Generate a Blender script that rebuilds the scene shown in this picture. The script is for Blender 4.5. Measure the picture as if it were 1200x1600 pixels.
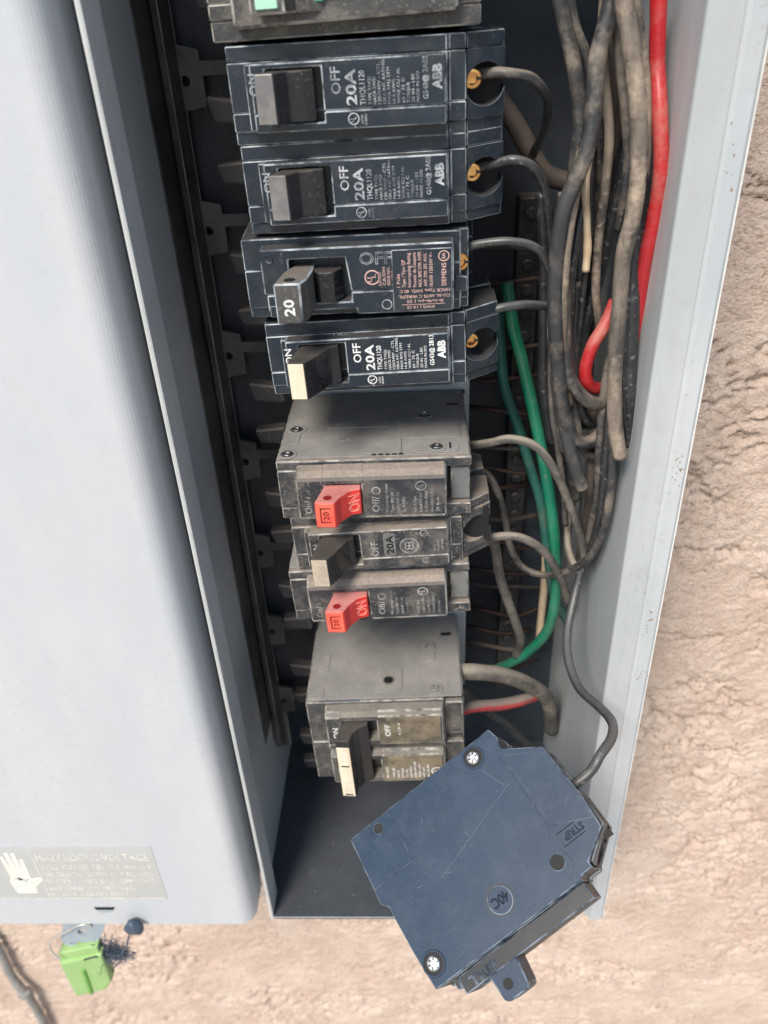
import bpy, bmesh, math, random
import numpy as np
from mathutils import Vector, Matrix, Euler
random.seed(4)
for o in list(bpy.data.objects): bpy.data.objects.remove(o)
scn = bpy.context.scene
COL = scn.collection
R = math.radians
MM = 0.001

# ------------------------------------------------------------------ camera
F_PX = 1250.0                                   # focal length in photo pixels (1200 x 1600)
CAM = Vector((51.193, -250.032, 10.418))        # millimetres
ROT = Euler((0.99335914, 0.04308307, 0.02602723), 'XYZ')
CM = ROT.to_matrix()
cd = bpy.data.cameras.new('camera'); cam = bpy.data.objects.new('camera', cd); COL.objects.link(cam)
cam.location = CAM * MM; cam.rotation_euler = ROT
cd.sensor_fit = 'AUTO'; cd.sensor_width = 36; cd.lens = F_PX / 1600 * 36
cd.clip_start = 0.01; cd.clip_end = 200
cd.dof.use_dof = True; cd.dof.focus_distance = 0.272; cd.dof.aperture_fstop = 15.0
scn.camera = cam
scn.render.resolution_x = 768; scn.render.resolution_y = 1024

def at(px, py, Y):
    """photo pixel -> point (mm) on the vertical plane at depth Y"""
    d = CM @ Vector(((px - 600) / F_PX, -(py - 800) / F_PX, -1))
    return CAM + d * ((Y - CAM.y) / d.y)

# ------------------------------------------------------------------ light
SUN_DIR = Vector((-0.27, -0.61, 0.745)).normalized()      # towards the sun
w = bpy.data.worlds.new('World'); scn.world = w; w.use_nodes = True
nt = w.node_tree; bg = nt.nodes['Background']
sky = nt.nodes.new('ShaderNodeTexSky'); sky.sky_type = 'NISHITA'; sky.sun_disc = False
sky.sun_elevation = math.asin(SUN_DIR.z); sky.sun_rotation = math.atan2(SUN_DIR.x, SUN_DIR.y) % (2 * math.pi)
sky.air_density = 1.2; sky.dust_density = 1.5; sky.ozone_density = 1.5
nt.links.new(sky.outputs[0], bg.inputs[0]); bg.inputs[1].default_value = 0.095
sl = bpy.data.lights.new('sun', 'SUN'); so = bpy.data.objects.new('sun', sl); COL.objects.link(so)
sl.energy = 2.9; sl.angle = R(19); sl.color = (1.0, 0.92, 0.81)
so.rotation_euler = SUN_DIR.to_track_quat('Z', 'Y').to_euler()
vs = scn.view_settings; vs.view_transform = 'Standard'; vs.look = 'None'; vs.gamma = 1.0; vs.exposure = 0.64
vs.use_curve_mapping = False
scn.render.engine = 'CYCLES'

# ------------------------------------------------------------------ materials
MATS = {}
def mat(name, col, rough=.5, metal=0.0, col2=None, nscale=60., dust=0., spot=0., dustcol=(.30, .255, .215),
        bump=0., bscale=900., spec=.5, spotscale=220., streak=None, emis=None, front=0.):
    if name in MATS: return MATS[name]
    m = bpy.data.materials.new(name); MATS[name] = m; m.use_nodes = True
    t = m.node_tree; N = t.nodes; L = t.links; b = N['Principled BSDF']
    g = N.new('ShaderNodeNewGeometry')
    def noise(scale, detail=4, rough_=.6, vec=None):
        n = N.new('ShaderNodeTexNoise'); n.inputs['Scale'].default_value = scale; n.inputs['Detail'].default_value = detail
        n.inputs['Roughness'].default_value = rough_
        L.new(vec or g.outputs['Position'], n.inputs['Vector']); return n.outputs[0]
    def math_(op, a, bb, clamp=False):
        n = N.new('ShaderNodeMath'); n.operation = op; n.use_clamp = clamp
        for i, v in enumerate((a, bb)):
            if hasattr(v, 'default_value'): L.new(v, n.inputs[i])
            else: n.inputs[i].default_value = v
        return n.outputs[0]
    def ramp(v, a, bb):
        n = N.new('ShaderNodeMapRange'); n.interpolation_type = 'SMOOTHSTEP'
        n.inputs[1].default_value = a; n.inputs[2].default_value = bb
        L.new(v, n.inputs[0]); return n.outputs[0]
    def mix(f, a, bb):
        n = N.new('ShaderNodeMix'); n.data_type = 'RGBA'
        L.new(f, n.inputs[0])
        for i, v in ((6, a), (7, bb)):
            if hasattr(v, 'default_value'): L.new(v, n.inputs[i])
            else: n.inputs[i].default_value = (*v, 1)
        return n.outputs[2]
    c2 = col2 or tuple(x * .72 for x in col)
    vec = None
    if streak:
        mp = N.new('ShaderNodeMapping'); mp.inputs['Scale'].default_value = streak
        L.new(g.outputs['Position'], mp.inputs['Vector']); vec = mp.outputs[0]
    n1 = noise(nscale, 5, .65, vec)
    c = mix(ramp(n1, .35, .65), col, c2)
    r = None
    b.inputs['Roughness'].default_value = rough
    if dust or spot or front:
        sx = N.new('ShaderNodeSeparateXYZ'); L.new(g.outputs['Normal'], sx.inputs[0])
        fac = None
        nz = noise(spotscale * 3.2, 3, .7)
        if dust:
            up = ramp(sx.outputs['Z'], .15, .85)
            fac = math_('MULTIPLY', math_('MULTIPLY', up, dust), math_('ADD', math_('MULTIPLY', nz, .9), .45), True)
        if front:
            fr = math_('MULTIPLY', ramp(noise(spotscale * .45, 6, .75), .44, .66), front)
            fr = math_('MULTIPLY', fr, math_('ADD', nz, .35), True)
            fac = fr if fac is None else math_('MAXIMUM', fac, fr, True)
        if spot:
            sp = math_('MULTIPLY', ramp(noise(spotscale * 5, 2, .5), .56, .70), ramp(noise(spotscale * .22, 3), .38, .62))
            sp = math_('MULTIPLY', sp, spot)
            fac = sp if fac is None else math_('MAXIMUM', fac, sp, True)
        dc = mix(noise(spotscale * .5), tuple(x * .55 for x in dustcol), tuple(min(1, x * 1.3) for x in dustcol))
        c = mix(fac, c, dc)
        r = math_('ADD', math_('MULTIPLY', fac, .9 - rough), rough, True)
        L.new(r, b.inputs['Roughness'])
    else:
        r = math_('ADD', math_('MULTIPLY', n1, .22), max(.02, rough - .11), True); L.new(r, b.inputs['Roughness'])
    L.new(c, b.inputs['Base Color'])
    b.inputs['Metallic'].default_value = metal
    b.inputs['Specular IOR Level'].default_value = spec
    if bump:
        bp = N.new('ShaderNodeBump'); bp.inputs['Strength'].default_value = bump; bp.inputs['Distance'].default_value = .0022 if bscale == 700. else .0004
        L.new(noise(bscale, 3), bp.inputs['Height']); L.new(bp.outputs[0], b.inputs['Normal'])
    return m

BLK = mat('black plastic', (.007, .0155, .027), .34, col2=(.013, .0235, .038), nscale=70, dust=.20, spot=.12, front=.06, bump=.12, spec=.5)
BLKD = mat('dusty black plastic', (.018, .023, .030), .5, col2=(.034, .040, .047), nscale=50, dust=.95, spot=.85, front=.38, bump=.3, spec=.5)
BLKG = mat('grimy black plastic', (.024, .028, .033), .5, col2=(.055, .057, .058), nscale=45, dust=.8, spot=.7, front=.5, bump=.4, dustcol=(.26, .235, .20))
EDGE = mat('rubbed plastic edge', (.42, .47, .51), .55, col2=(.018, .03, .045), nscale=110, spot=.4)
EDGED = mat('dusty plastic edge', (.40, .39, .36), .7, col2=(.09, .09, .09), nscale=170, spot=.6)
GREYP = mat('dusty grey breaker side', (.125, .135, .14), .75, col2=(.165, .165, .16), nscale=40, dust=.9, spot=.4, bump=.4, dustcol=(.27, .26, .245))
SKYP = mat('sky toned black plastic', (.015, .035, .067), .42, col2=(.020, .042, .077), nscale=22, spot=.06, front=.05, bump=.06, spec=.22, dustcol=(.3, .33, .37))  # blue sky reflection put into the base colour of black plastic
BLUEE = mat('sky toned plastic edge', (.20, .25, .32), .42, col2=(.02, .035, .06), nscale=150)
HOLE = mat('dark recess', (.006, .007, .009), .7)
HAND = mat('black handle plastic', (.009, .011, .014), .22, col2=(.015, .017, .021), nscale=60, dust=.25, spot=.15)
TIPSHD = mat('unlit grey handle end', (.13, .13, .135), .5, col2=(.19, .185, .18), nscale=200, spot=.3, bump=.2)  # handle end without the sunlight that the cream and tan ones carry
TIPSUN = mat('sunlit cream handle end', (.62, .52, .39), .5, col2=(.72, .63, .50), nscale=120, streak=(1, 1, .15), bump=.15)  # warm sunlight on the handle end, put into its colour
TIPSUND = mat('sunlit tan handle end', (.50, .43, .33), .6, col2=(.36, .31, .25), nscale=160, spot=.3)  # sunlit handle end as a tan base colour, with dust spots
REDH = mat('red handle plastic', (.62, .035, .030), .38, col2=(.55, .03, .028), nscale=90, dust=.75, spot=.25, dustcol=(.52, .30, .27))
REDF = mat('sunlit red handle end', (.78, .14, .09), .42, col2=(.70, .09, .06), nscale=110)  # lighter red stands for sun on the handle front
REDE = mat('embossed red edge', (.86, .36, .30), .5, col2=(.80, .26, .20), nscale=300)
REDK = mat('engraved dark red', (.26, .012, .012), .6)
GRNH = mat('pale green handle', (.30, .60, .45), .5, col2=(.38, .68, .52), nscale=90, spot=.3)
GRND = mat('green handle', (.05, .30, .19), .5, spot=.3)
PRW = mat('white print', (.80, .81, .81), .6, col2=(.58, .60, .61), nscale=260)
PRF = mat('faded white print', (.46, .49, .52), .65, col2=(.13, .15, .175), nscale=240)
PRD = mat('dust worn print', (.44, .44, .42), .75, col2=(.17, .17, .17), nscale=260)
PRP = mat('pink print', (.62, .40, .36), .6, col2=(.45, .30, .28), nscale=260)
PANEL = mat('grey print panel', (.15, .155, .155), .7, col2=(.11, .11, .11), nscale=150, spot=.5)
GOLD = mat('sunlit amber faceplate', (.20, .165, .11), .5, col2=(.045, .045, .042), nscale=75, dust=.8, spot=.8, front=.5, dustcol=(.34, .29, .21))  # warm light on the label painted as amber, with dust over it
BRASS = mat('brass screw', (.80, .50, .20), .25, 1.0, col2=(.62, .33, .12), nscale=250)
STEEL = mat('zinc rivet', (.60, .62, .62), .32, 1.0, col2=(.40, .41, .42), nscale=300)
COVER = mat('pale grey enamel', (.455, .492, .535), .38, col2=(.50, .53, .565), nscale=16, spot=.22, front=.07, spotscale=60, streak=(1, 1, .35), bump=.10, bscale=220, dustcol=(.40, .37, .33))
BOXP = mat('grey enamelled steel', (.48, .515, .545), .42, col2=(.40, .44, .47), nscale=25, front=.16, spot=.35, streak=(1, 1, .25), bump=.05, bscale=350, dustcol=(.36, .30, .24), spotscale=90)
BOXI = mat('shade darkened grimy interior', (.034, .046, .062), .6, col2=(.018, .026, .038), nscale=24, dust=.5, spot=.35, front=.10, dustcol=(.075, .080, .090))  # shade inside the box put into a dark base colour, under real dust
BOXE = mat('bright sheet edge', (.72, .73, .72), .4, col2=(.60, .61, .60), nscale=90)
RAIL = mat('dull steel rail', (.115, .105, .10), .5, .2, col2=(.050, .052, .058), nscale=35, dust=.5, spot=.4, front=.3, dustcol=(.16, .135, .115))
RAILE = mat('rubbed rail edge', (.24, .21, .185), .5, .2, col2=(.11, .105, .105), nscale=60)
STAB = mat('blackened stab', (.030, .033, .040), .5, spot=.3, dust=.3)
PLATE = mat('pale insulating plate', (.40, .45, .48), .5, col2=(.33, .38, .42), nscale=30, spot=.2)
WBLK = mat('black wire jacket', (.026, .029, .034), .36, col2=(.045, .048, .052), nscale=70, dust=.7, front=.75, spot=.6, spotscale=110, dustcol=(.30, .25, .20))
WCLN = mat('clean black wire jacket', (.020, .022, .026), .30, col2=(.032, .035, .04), nscale=70, dust=.25, spot=.45, front=.10, spotscale=120, dustcol=(.33, .33, .32))
WDST = mat('dusty black cable jacket', (.035, .034, .034), .65, col2=(.24, .20, .16), nscale=60, dust=.9, front=1.0, spot=.6, spotscale=90, streak=(1, 1, .3), dustcol=(.44, .355, .275), bump=.4)
WGRY = mat('grey dusty wire jacket', (.10, .094, .086), .7, col2=(.05, .05, .05), nscale=80, dust=.9, front=.6, spot=.5, spotscale=120, dustcol=(.34, .30, .25))
WRED = mat('red wire jacket', (.46, .017, .024), .32, col2=(.40, .022, .028), nscale=60, front=.6, spot=.4, spotscale=80, dustcol=(.46, .25, .20))
WRDD = mat('dusty red wire jacket', (.45, .03, .035), .6, col2=(.25, .05, .05), nscale=60, dust=1.3, front=.5, spotscale=90, dustcol=(.24, .20, .18))
WGRN = mat('green wire jacket', (.006, .15, .085), .30, col2=(.010, .19, .115), nscale=60, dust=.25, spot=.5, front=.12, spotscale=120)
WTEA = mat('teal wire jacket', (.015, .10, .085), .45, col2=(.03, .14, .12), nscale=60, front=.25, spotscale=90)
WPAL = mat('pale green wire jacket', (.22, .32, .29), .5, col2=(.16, .25, .23), nscale=60, front=.3, spotscale=90)
WTAN = mat('bare tan conductor', (.62, .50, .36), .55, col2=(.50, .38, .26), nscale=120)
WBRN = mat('brown dusty cable', (.050, .040, .035), .75, col2=(.075, .060, .052), nscale=60, front=.35, spotscale=80, dustcol=(.20, .165, .135))
COPR = mat('tarnished copper', (.06, .034, .028), .55, .4, col2=(.035, .024, .022), nscale=150)
LABL = mat('faded grey label', (.44, .465, .48), .5, col2=(.42, .43, .43), nscale=45, spot=.5, streak=(.4, 1, 1), dustcol=(.62, .60, .56))
LABT = mat('cream label print', (.74, .72, .63), .6, col2=(.48, .48, .46), nscale=240)
LABH = mat('cream hand symbol', (.80, .78, .68), .6, col2=(.72, .70, .61), nscale=90)
HASP = mat('blue grey hasp steel', (.27, .33, .39), .45, col2=(.32, .38, .43), nscale=90)
SEAL = mat('green seal plastic', (.27, .44, .17), .5, col2=(.31, .48, .20), nscale=90)
WIRE = mat('bright seal wire', (.70, .69, .66), .35, .6)
NAVY = mat('navy plastic seal', (.055, .085, .13), .5, col2=(.04, .06, .09), nscale=200)
ROPE = mat('weathered grey cable', (.30, .30, .29), .7, col2=(.20, .20, .20), nscale=180, front=.4, spotscale=150)
GRND_M = mat('pale concrete', (.42, .38, .33), .9, col2=(.36, .33, .29), nscale=8)

# ------------------------------------------------------------------ helpers
def link(o, parent=None):
    COL.objects.link(o)
    if parent is not None: o.parent = parent
    return o
def tag(o, label, cat, group=None):
    o['label'] = label; o['category'] = cat
    if group: o['group'] = group
    return o
def thing(name, label, cat, loc=(0, 0, 0), rot=(0, 0, 0), group=None, scale=(1, 1, 1)):
    o = bpy.data.objects.new(name, None); o.empty_display_size = .01
    o.location = Vector(loc) * MM; o.rotation_euler = rot; o.scale = scale
    link(o); return tag(o, label, cat, group)
def obj(name, bm, mats, parent=None, smooth=False, loc=(0, 0, 0), rot=(0, 0, 0)):
    me = bpy.data.meshes.new(name)
    bmesh.ops.scale(bm, vec=(MM, MM, MM), verts=bm.verts)
    bm.to_mesh(me); bm.free()
    for m in (mats if isinstance(mats, (list, tuple)) else [mats]): me.materials.append(m)
    if smooth: me.polygons.foreach_set('use_smooth', [True] * len(me.polygons))
    o = bpy.data.objects.new(name, me)
    if name in ('lettering', 'fine_print', 'label_lettering'): o['kind'] = 'stuff'
    o.location = Vector(loc) * MM; o.rotation_euler = rot
    return link(o, parent)
AX = {'xy': lambda u, v, w: (u, v, w), 'xz': lambda u, v, w: (u, w, v), 'yz': lambda u, v, w: (w, u, v)}
def merge(dst, src, mi=None):
    me = bpy.data.meshes.new('tmp'); src.to_mesh(me); src.free(); dst.from_mesh(me); bpy.data.meshes.remove(me)
def prism(poly, w0, w1, axis='xy', bev=.35, edge=True, dst=None, deform=None, seg=1, mi=0):
    bm = bmesh.new(); a = AX[axis]
    lo = [bm.verts.new(a(u, v, w0)) for u, v in poly]; hi = [bm.verts.new(a(u, v, w1)) for u, v in poly]
    n = len(poly)
    bm.faces.new(lo); bm.faces.new(hi[::-1])
    for i in range(n): bm.faces.new((lo[i], hi[i], hi[(i + 1) % n], lo[(i + 1) % n]))
    if deform:
        for v in bm.verts: v.co = Vector(deform(*v.co))
    bmesh.ops.recalc_face_normals(bm, faces=bm.faces)
    for fc in bm.faces: fc.material_index = mi
    if bev:
        es = [e for e in bm.edges if len(e.link_faces) == 2 and e.calc_face_angle(0) > .5]
        bmesh.ops.bevel(bm, geom=es, offset=bev, segments=seg, profile=.5, affect='EDGES', material=(1 if edge else -1), clamp_overlap=True)
    if dst is None: return bm
    merge(dst, bm); return dst
def box(x0, x1, y0, y1, z0, z1, bev=.3, edge=True, dst=None, mi=0, seg=1):
    return prism([(x0, y0), (x1, y0), (x1, y1), (x0, y1)], z0, z1, 'xy', bev, edge, dst, None, seg, mi)
def arc(cx, cy, r, a0, a1, n=10):
    return [(cx + r * math.cos(R(a0 + (a1 - a0) * i / n)), cy + r * math.sin(R(a0 + (a1 - a0) * i / n))) for i in range(n + 1)]
def rrect(x0, x1, y0, y1, r, n=4):
    return arc(x1 - r, y0 + r, r, -90, 0, n) + arc(x1 - r, y1 - r, r, 0, 90, n) + arc(x0 + r, y1 - r, r, 90, 180, n) + arc(x0 + r, y0 + r, r, 180, 270, n)
def lathe(prof, seg=20, axis='z', c=(0, 0, 0), dst=None):
    bm = bmesh.new(); rings = []
    for r, h in prof:
        ring = []
        for i in range(seg):
            a = 2 * math.pi * i / seg; x, y = r * math.cos(a), r * math.sin(a)
            p = {'z': (x, y, h), 'y': (x, -h, y), 'x': (h, x, y)}[axis]
            ring.append(bm.verts.new((p[0] + c[0], p[1] + c[1], p[2] + c[2])))
        rings.append(ring)
    for a, b in zip(rings, rings[1:]):
        for i in range(seg): bm.faces.new((a[i], a[(i + 1) % seg], b[(i + 1) % seg], b[i]))
    if prof[0][0] > 1e-6: bm.faces.new(rings[0][::-1])
    if prof[-1][0] > 1e-6: bm.faces.new(rings[-1])
    bmesh.ops.remove_doubles(bm, verts=bm.verts, dist=1e-5)
    bmesh.ops.recalc_face_normals(bm, faces=bm.faces)
    if dst is None: return bm
    merge(dst, bm); return dst
def spline(pts, per=9):
    P = [Vector(p) for p in pts]; P = [P[0] * 2 - P[1]] + P + [P[-1] * 2 - P[-2]]; out = []
    for i in range(1, len(P) - 2):
        a, b, c, d = P[i - 1:i + 3]
        for k in range(per):
            t = k / per
            out.append(.5 * ((2 * b) + (c - a) * t + (2 * a - 5 * b + 4 * c - d) * t * t + (-a + 3 * b - 3 * c + d) * t ** 3))
    out.append(P[-2]); return out
def tube(pts, r, sides=12, per=9, flat=1.0, dst=None, wob=0.0, cap=True):
    S = spline(pts, per); bm = bmesh.new(); rings = []
    t0 = (S[1] - S[0]).normalized(); u = t0.orthogonal().normalized()
    ref = Vector((0, 1, 0)); u = (ref - t0 * ref.dot(t0))
    u = u.normalized() if u.length > .05 else t0.orthogonal().normalized()
    ph = random.random() * 9
    for i, p in enumerate(S):
        t = (S[min(i + 1, len(S) - 1)] - S[max(i - 1, 0)]).normalized()
        u = (u - t * u.dot(t)).normalized(); v = t.cross(u)
        rr = r * (1 + wob * math.sin(i * .55 + ph) * math.sin(i * .21 + 2 * ph))
        rings.append([bm.verts.new(p + (u * math.cos(2 * math.pi * k / sides) * flat + v * math.sin(2 * math.pi * k / sides)) * rr) for k in range(sides)])
    for a, b in zip(rings, rings[1:]):
        for k in range(sides): bm.faces.new((a[k], a[(k + 1) % sides], b[(k + 1) % sides], b[k]))
    if cap: bm.faces.new(rings[0][::-1]); bm.faces.new(rings[-1])
    bmesh.ops.recalc_face_normals(bm, faces=bm.faces)
    if dst is None: return bm
    merge(dst, bm); return dst

# lettering: font curves turned to flat meshes, mapped onto a face
TEXTS = {}
def text_raw(s, bold=0.0, outline=0.0):
    k = (s, bold, outline)
    if k not in TEXTS:
        c = bpy.data.curves.new('t', 'FONT'); c.body = s; c.resolution_u = 2; c.offset = bold
        if outline: c.fill_mode = 'NONE'; c.bevel_depth = outline; c.bevel_resolution = 0
        o = bpy.data.objects.new('t', c); me = o.to_mesh()
        v = np.empty(len(me.vertices) * 3); me.vertices.foreach_get('co', v); v = v.reshape(-1, 3)
        f = [tuple(p.vertices) for p in me.polygons]; o.to_mesh_clear()
        bpy.data.objects.remove(o); bpy.data.curves.remove(c)
        TEXTS[k] = (v, f)
    return TEXTS[k]
# mode -> (text right, text up, out of face)
MODES = {'up': ((0, 0, 1), (-1, 0, 0), (0, -1, 0)), 'std': ((1, 0, 0), (0, 0, 1), (0, -1, 0)), 'flip': ((-1, 0, 0), (0, 0, -1), (0, -1, 0)),
         'topflip': ((-1, 0, 0), (0, -1, 0), (0, 0, 1)), 'top': ((1, 0, 0), (0, 1, 0), (0, 0, 1))}
def text(dst, s, origin, cap, length=None, mode='up', bold=0.0, outline=0.0, mi=0, thick=0.0):
    v, f = text_raw(s, bold, outline)
    if not len(v): return dst
    x0, x1 = v[:, 0].min(), v[:, 0].max(); sy = cap / .70; sx = length / (x1 - x0) if length else sy * .92
    r_, u_, n_ = [np.array(q, float) for q in MODES[mode]]
    q = np.array(origin, float) + np.outer((v[:, 0] - x0) * sx, r_) + np.outer(v[:, 1] * sy, u_) + np.outer(v[:, 2] * sy + thick, n_)
    vs_ = [dst.verts.new(p) for p in q]
    for fc in f:
        try:
            nf = dst.faces.new([vs_[i] for i in fc]); nf.material_index = mi
        except ValueError: pass
    return dst
def ring_xz(dst, cx, cz, r0, r1, y, seg=24, mi=0, a0=0, a1=360):
    n = seg; A = [];
    for i in range(n + 1):
        a = R(a0 + (a1 - a0) * i / n)
        A.append((dst.verts.new((cx + r0 * math.cos(a), y, cz + r0 * math.sin(a))), dst.verts.new((cx + r1 * math.cos(a), y, cz + r1 * math.sin(a)))))
    for p, q in zip(A, A[1:]):
        nf = dst.faces.new((p[0], p[1], q[1], q[0])); nf.material_index = mi
    return dst
def ul_mark(dst, x, z, y, r=2.0):
    ring_xz(dst, x, z, r * .82, r, y); text(dst, 'U', (x - .05 * r, y, z - .62 * r), r * .62, r * .62, 'up', .01); text(dst, 'L', (x + .45 * r, y, z - .05 * r), r * .55, r * .5, 'up', .01)

# ------------------------------------------------------------------ the setting: stucco wall, ground
def vnoise(x, y, seed):
    rs = np.random.RandomState(seed); T = rs.rand(256, 256)
    xi = np.floor(x).astype(int); yi = np.floor(y).astype(int); xf = x - xi; yf = y - yi
    xf = xf * xf * xf * (xf * (xf * 6 - 15) + 10); yf = yf * yf * yf * (yf * (yf * 6 - 15) + 10)
    g = lambda a, b: T[a % 256, b % 256]
    return ((g(xi, yi) * (1 - xf) + g(xi + 1, yi) * xf) * (1 - yf) + (g(xi, yi + 1) * (1 - xf) + g(xi + 1, yi + 1) * xf) * yf) * 2 - 1
def fbm(x, y, seed, o=4, g=.5):
    s = 0; a = 1; t = 0
    for i in range(o): s = s + a * vnoise(x * 2 ** i, y * 2 ** i, seed + i); t += a; a *= g
    return s / t
WY = 105.0
def stucco():
    def axis(lo, d0, d1, hi, step):
        mid = list(np.arange(d0, d1, step)); a = []; s = step; v = d0
        while v > lo: s *= 1.35; v -= s; a.append(v)
        b = []; s = step; v = mid[-1]
        while v < hi: s *= 1.35; v += s; b.append(v)
        return np.array(a[::-1] + mid + b)
    xs = axis(-2500, -400, 420, 2500, 1.25); zs = axis(-1290, -860, 60, 1800, 1.25)
    X, Z = np.meshgrid(xs, zs)
    warp = fbm(X / 22, Z / 22, 40, 3) * 8; wz = fbm(X / 18, Z / 18, 60, 3) * 7
    sand = fbm(X / 3.8, Z / 3.4, 1, 2, .9) * 1.3
    lump = fbm((X + warp) / 11, (Z + wz) / 9, 10, 4, .62)
    big = fbm(X / 90, Z / 60, 20, 3)
    patch = np.clip(.30 + 2.0 * fbm(X / 62, Z / 46, 70, 3), .0, 1.1)
    pit = np.clip((-fbm((X + warp) / 10, (Z + wz) / 6.8, 30, 4, .65) - .10) * 5, 0, 1) * patch
    crack = np.clip(1 - np.abs(fbm((X + warp * 2) / 70, (Z + wz) / 20, 50, 4, .6)) * 15, 0, 1) * np.clip(fbm(X / 36, Z / 22, 80, 2) * 3.6 - .35, 0, 1)
    D = sand * (.55 + .6 * patch) + np.tanh(lump * 2.2) * (.35 + .5 * patch) + big * .9 - pit * 3.2 - crack * 3.4
    Y = WY - D
    nx, nz = len(xs), len(zs)
    co = np.stack([X, Y, Z], -1).reshape(-1, 3) * MM
    i = (np.arange(nz - 1)[:, None] * nx + np.arange(nx - 1)[None]).ravel()
    F = np.stack([i, i + 1, i + nx + 1, i + nx], 1)
    me = bpy.data.meshes.new('stucco_wall'); me.vertices.add(len(co)); me.vertices.foreach_set('co', co.ravel())
    me.loops.add(F.size); me.loops.foreach_set('vertex_index', F.ravel().astype(np.int32))
    me.polygons.add(len(F)); me.polygons.foreach_set('loop_start', np.arange(0, F.size, 4, dtype=np.int32))
    me.polygons.foreach_set('use_smooth', [True] * len(F)); me.update(calc_edges=True)
    m = mat('sand finish stucco', (.70, .575, .49), .92, col2=(.60, .47, .39), nscale=34, spot=.75, spotscale=100, bump=1.0, bscale=700, spec=.2, dustcol=(.44, .33, .27))
    me.materials.append(m)
    o = link(bpy.data.objects.new('stucco_wall', me)); o['kind'] = 'structure'
stucco()
gb = bmesh.new(); gs = 60000
gb.faces.new([gb.verts.new(p) for p in ((-gs, -gs, -1280), (gs, -gs, -1280), (gs, 140, -1280), (-gs, 140, -1280))])
g_ = obj('ground', gb, GRND_M); g_['kind'] = 'structure'

# ------------------------------------------------------------------ enclosure of the breaker section
ZB, ZT = -390.0, 95.0
YF, YB = -20.0, 95.0
XL, XR = -29.3, 139.2
XI = 125.5
enc = thing('breaker_enclosure', 'open grey steel box holding the row of breakers and the loose wires', 'electrical box', (50, 40, ZB))
off = Vector((50, 40, ZB))
def epart(name, bm, mats, smooth=False):
    bmesh.ops.translate(bm, vec=-off, verts=bm.verts); return obj(name, bm, mats, enc, smooth)
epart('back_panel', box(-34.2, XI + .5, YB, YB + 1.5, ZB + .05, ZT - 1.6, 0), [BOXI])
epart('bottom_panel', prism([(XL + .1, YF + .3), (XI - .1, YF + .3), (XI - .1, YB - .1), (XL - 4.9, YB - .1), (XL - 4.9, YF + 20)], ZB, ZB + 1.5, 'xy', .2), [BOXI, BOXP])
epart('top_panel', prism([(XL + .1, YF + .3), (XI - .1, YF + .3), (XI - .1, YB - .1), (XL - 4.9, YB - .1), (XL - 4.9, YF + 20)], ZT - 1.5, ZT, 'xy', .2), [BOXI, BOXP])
lw = bmesh.new()
prism([(XL - 1.5, YF), (XL, YF), (XL, YF + 15), (XL - 5, YF + 20), (XL - 5, YB), (XL - 6.3, YB), (XL - 6.3, YF + 19), (XL - 1.5, YF + 13)], ZB, ZT, 'xy', .45, True, lw)
epart('side_panel', lw, [BOXP, BOXE])
# right wall with its rolled lip
prof = [(XI, YB), (XI, YF + 10)] + arc(XI + 2, YF + 9.5, 2, 180, 215, 3) + [(132.6, YF + 1.2)] + arc(134, YF + 2.2, 2, 225, 268, 3) + [(XR - 1, YF + .3), (XR, YF + 1.2), (XR, YF + 13), (XR - 1.4, YF + 13), (XR - 1.4, YF + 2.4), (134, YF + 2.2), (XI + 2, YF + 11), (XI + 1.4, YB)]
rw = prism(prof, ZB, ZT, 'xy', 0)
o = epart('side_panel', rw, [BOXP])
for k, (px, py, rr) in enumerate([(880, 905, 2.0)]): pass
epart('lip_edge', box(XR + .02, XR + .5, YF + .9, YF + 3, ZB, ZT, .15), [BOXE, BOXE])
# added sheet above the view, there to shade the upper breakers
dr = bmesh.new()
prism([(YF - 1, ZT + 2), (YF - 70, ZT + 150), (YF - 71.5, ZT + 150.8), (YF - 1, ZT + 3.6)], XL - 4, XR, 'yz', .3, True, dr)
epart('added_shade_flap', dr, [COVER, BOXE])
RUST = mat('rust dirt', (.20, .12, .075), .95, col2=(.36, .29, .22), nscale=500)
def flecks(px, py, n, sx, sz):
    c = at(px, py, YF); bm = bmesh.new()
    for i in range(n):
        r = random.uniform(.12, .45); q = Vector((c.x + random.gauss(0, sx), YF + .28, c.z + random.gauss(0, sz)))
        if q.x < 133.8 or q.x > XR - 1.2: continue
        st = len(bm.verts); bmesh.ops.create_icosphere(bm, subdivisions=1, radius=1)
        bm.verts.ensure_lookup_table()
        for v in bm.verts[st:]: v.co = Vector((v.co.x * r * random.uniform(.6, 1.2), v.co.y * .10, v.co.z * r * random.uniform(.8, 2.2))) + q
    o = epart('rust_flecks', bm, [RUST]); o['kind'] = 'stuff'
for px, py, n in ((1065, 590, 30), (1100, 375, 34), (1060, 730, 22), (1010, 965, 22), (1000, 1050, 26), (1140, 250, 12)): flecks(px, py, n, 1.3, 4.0)

# ------------------------------------------------------------------ meter section to the left
XM = -35.6; YM = -30.0; ZM = -377.0
met = thing('meter_section_cover', 'smooth pale grey steel cover with rounded edge, left of the open breakers', 'meter cover', (-180, 30, ZM))
mo = Vector((-180, 30, ZM))
def mpart(name, bm, mats, smooth=False, parent=None):
    bmesh.ops.translate(bm, vec=-mo, verts=bm.verts); return obj(name, bm, mats, parent or met, smooth)
rad = 7.5
mp_ = [(-360, 100), (-360, YM)] + arc(XM - rad, YM + rad, rad, -90, 0, 10) + [(XM, -8), (XM - 1.6, -7), (XM - 1.6, 100)]
cb = prism(mp_, ZM, ZT, 'xy', .5, False)
for fc in cb.faces: fc.smooth = abs(fc.normal.z) < .5 and False
mpart('cover_panel', cb, [COVER])
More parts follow.
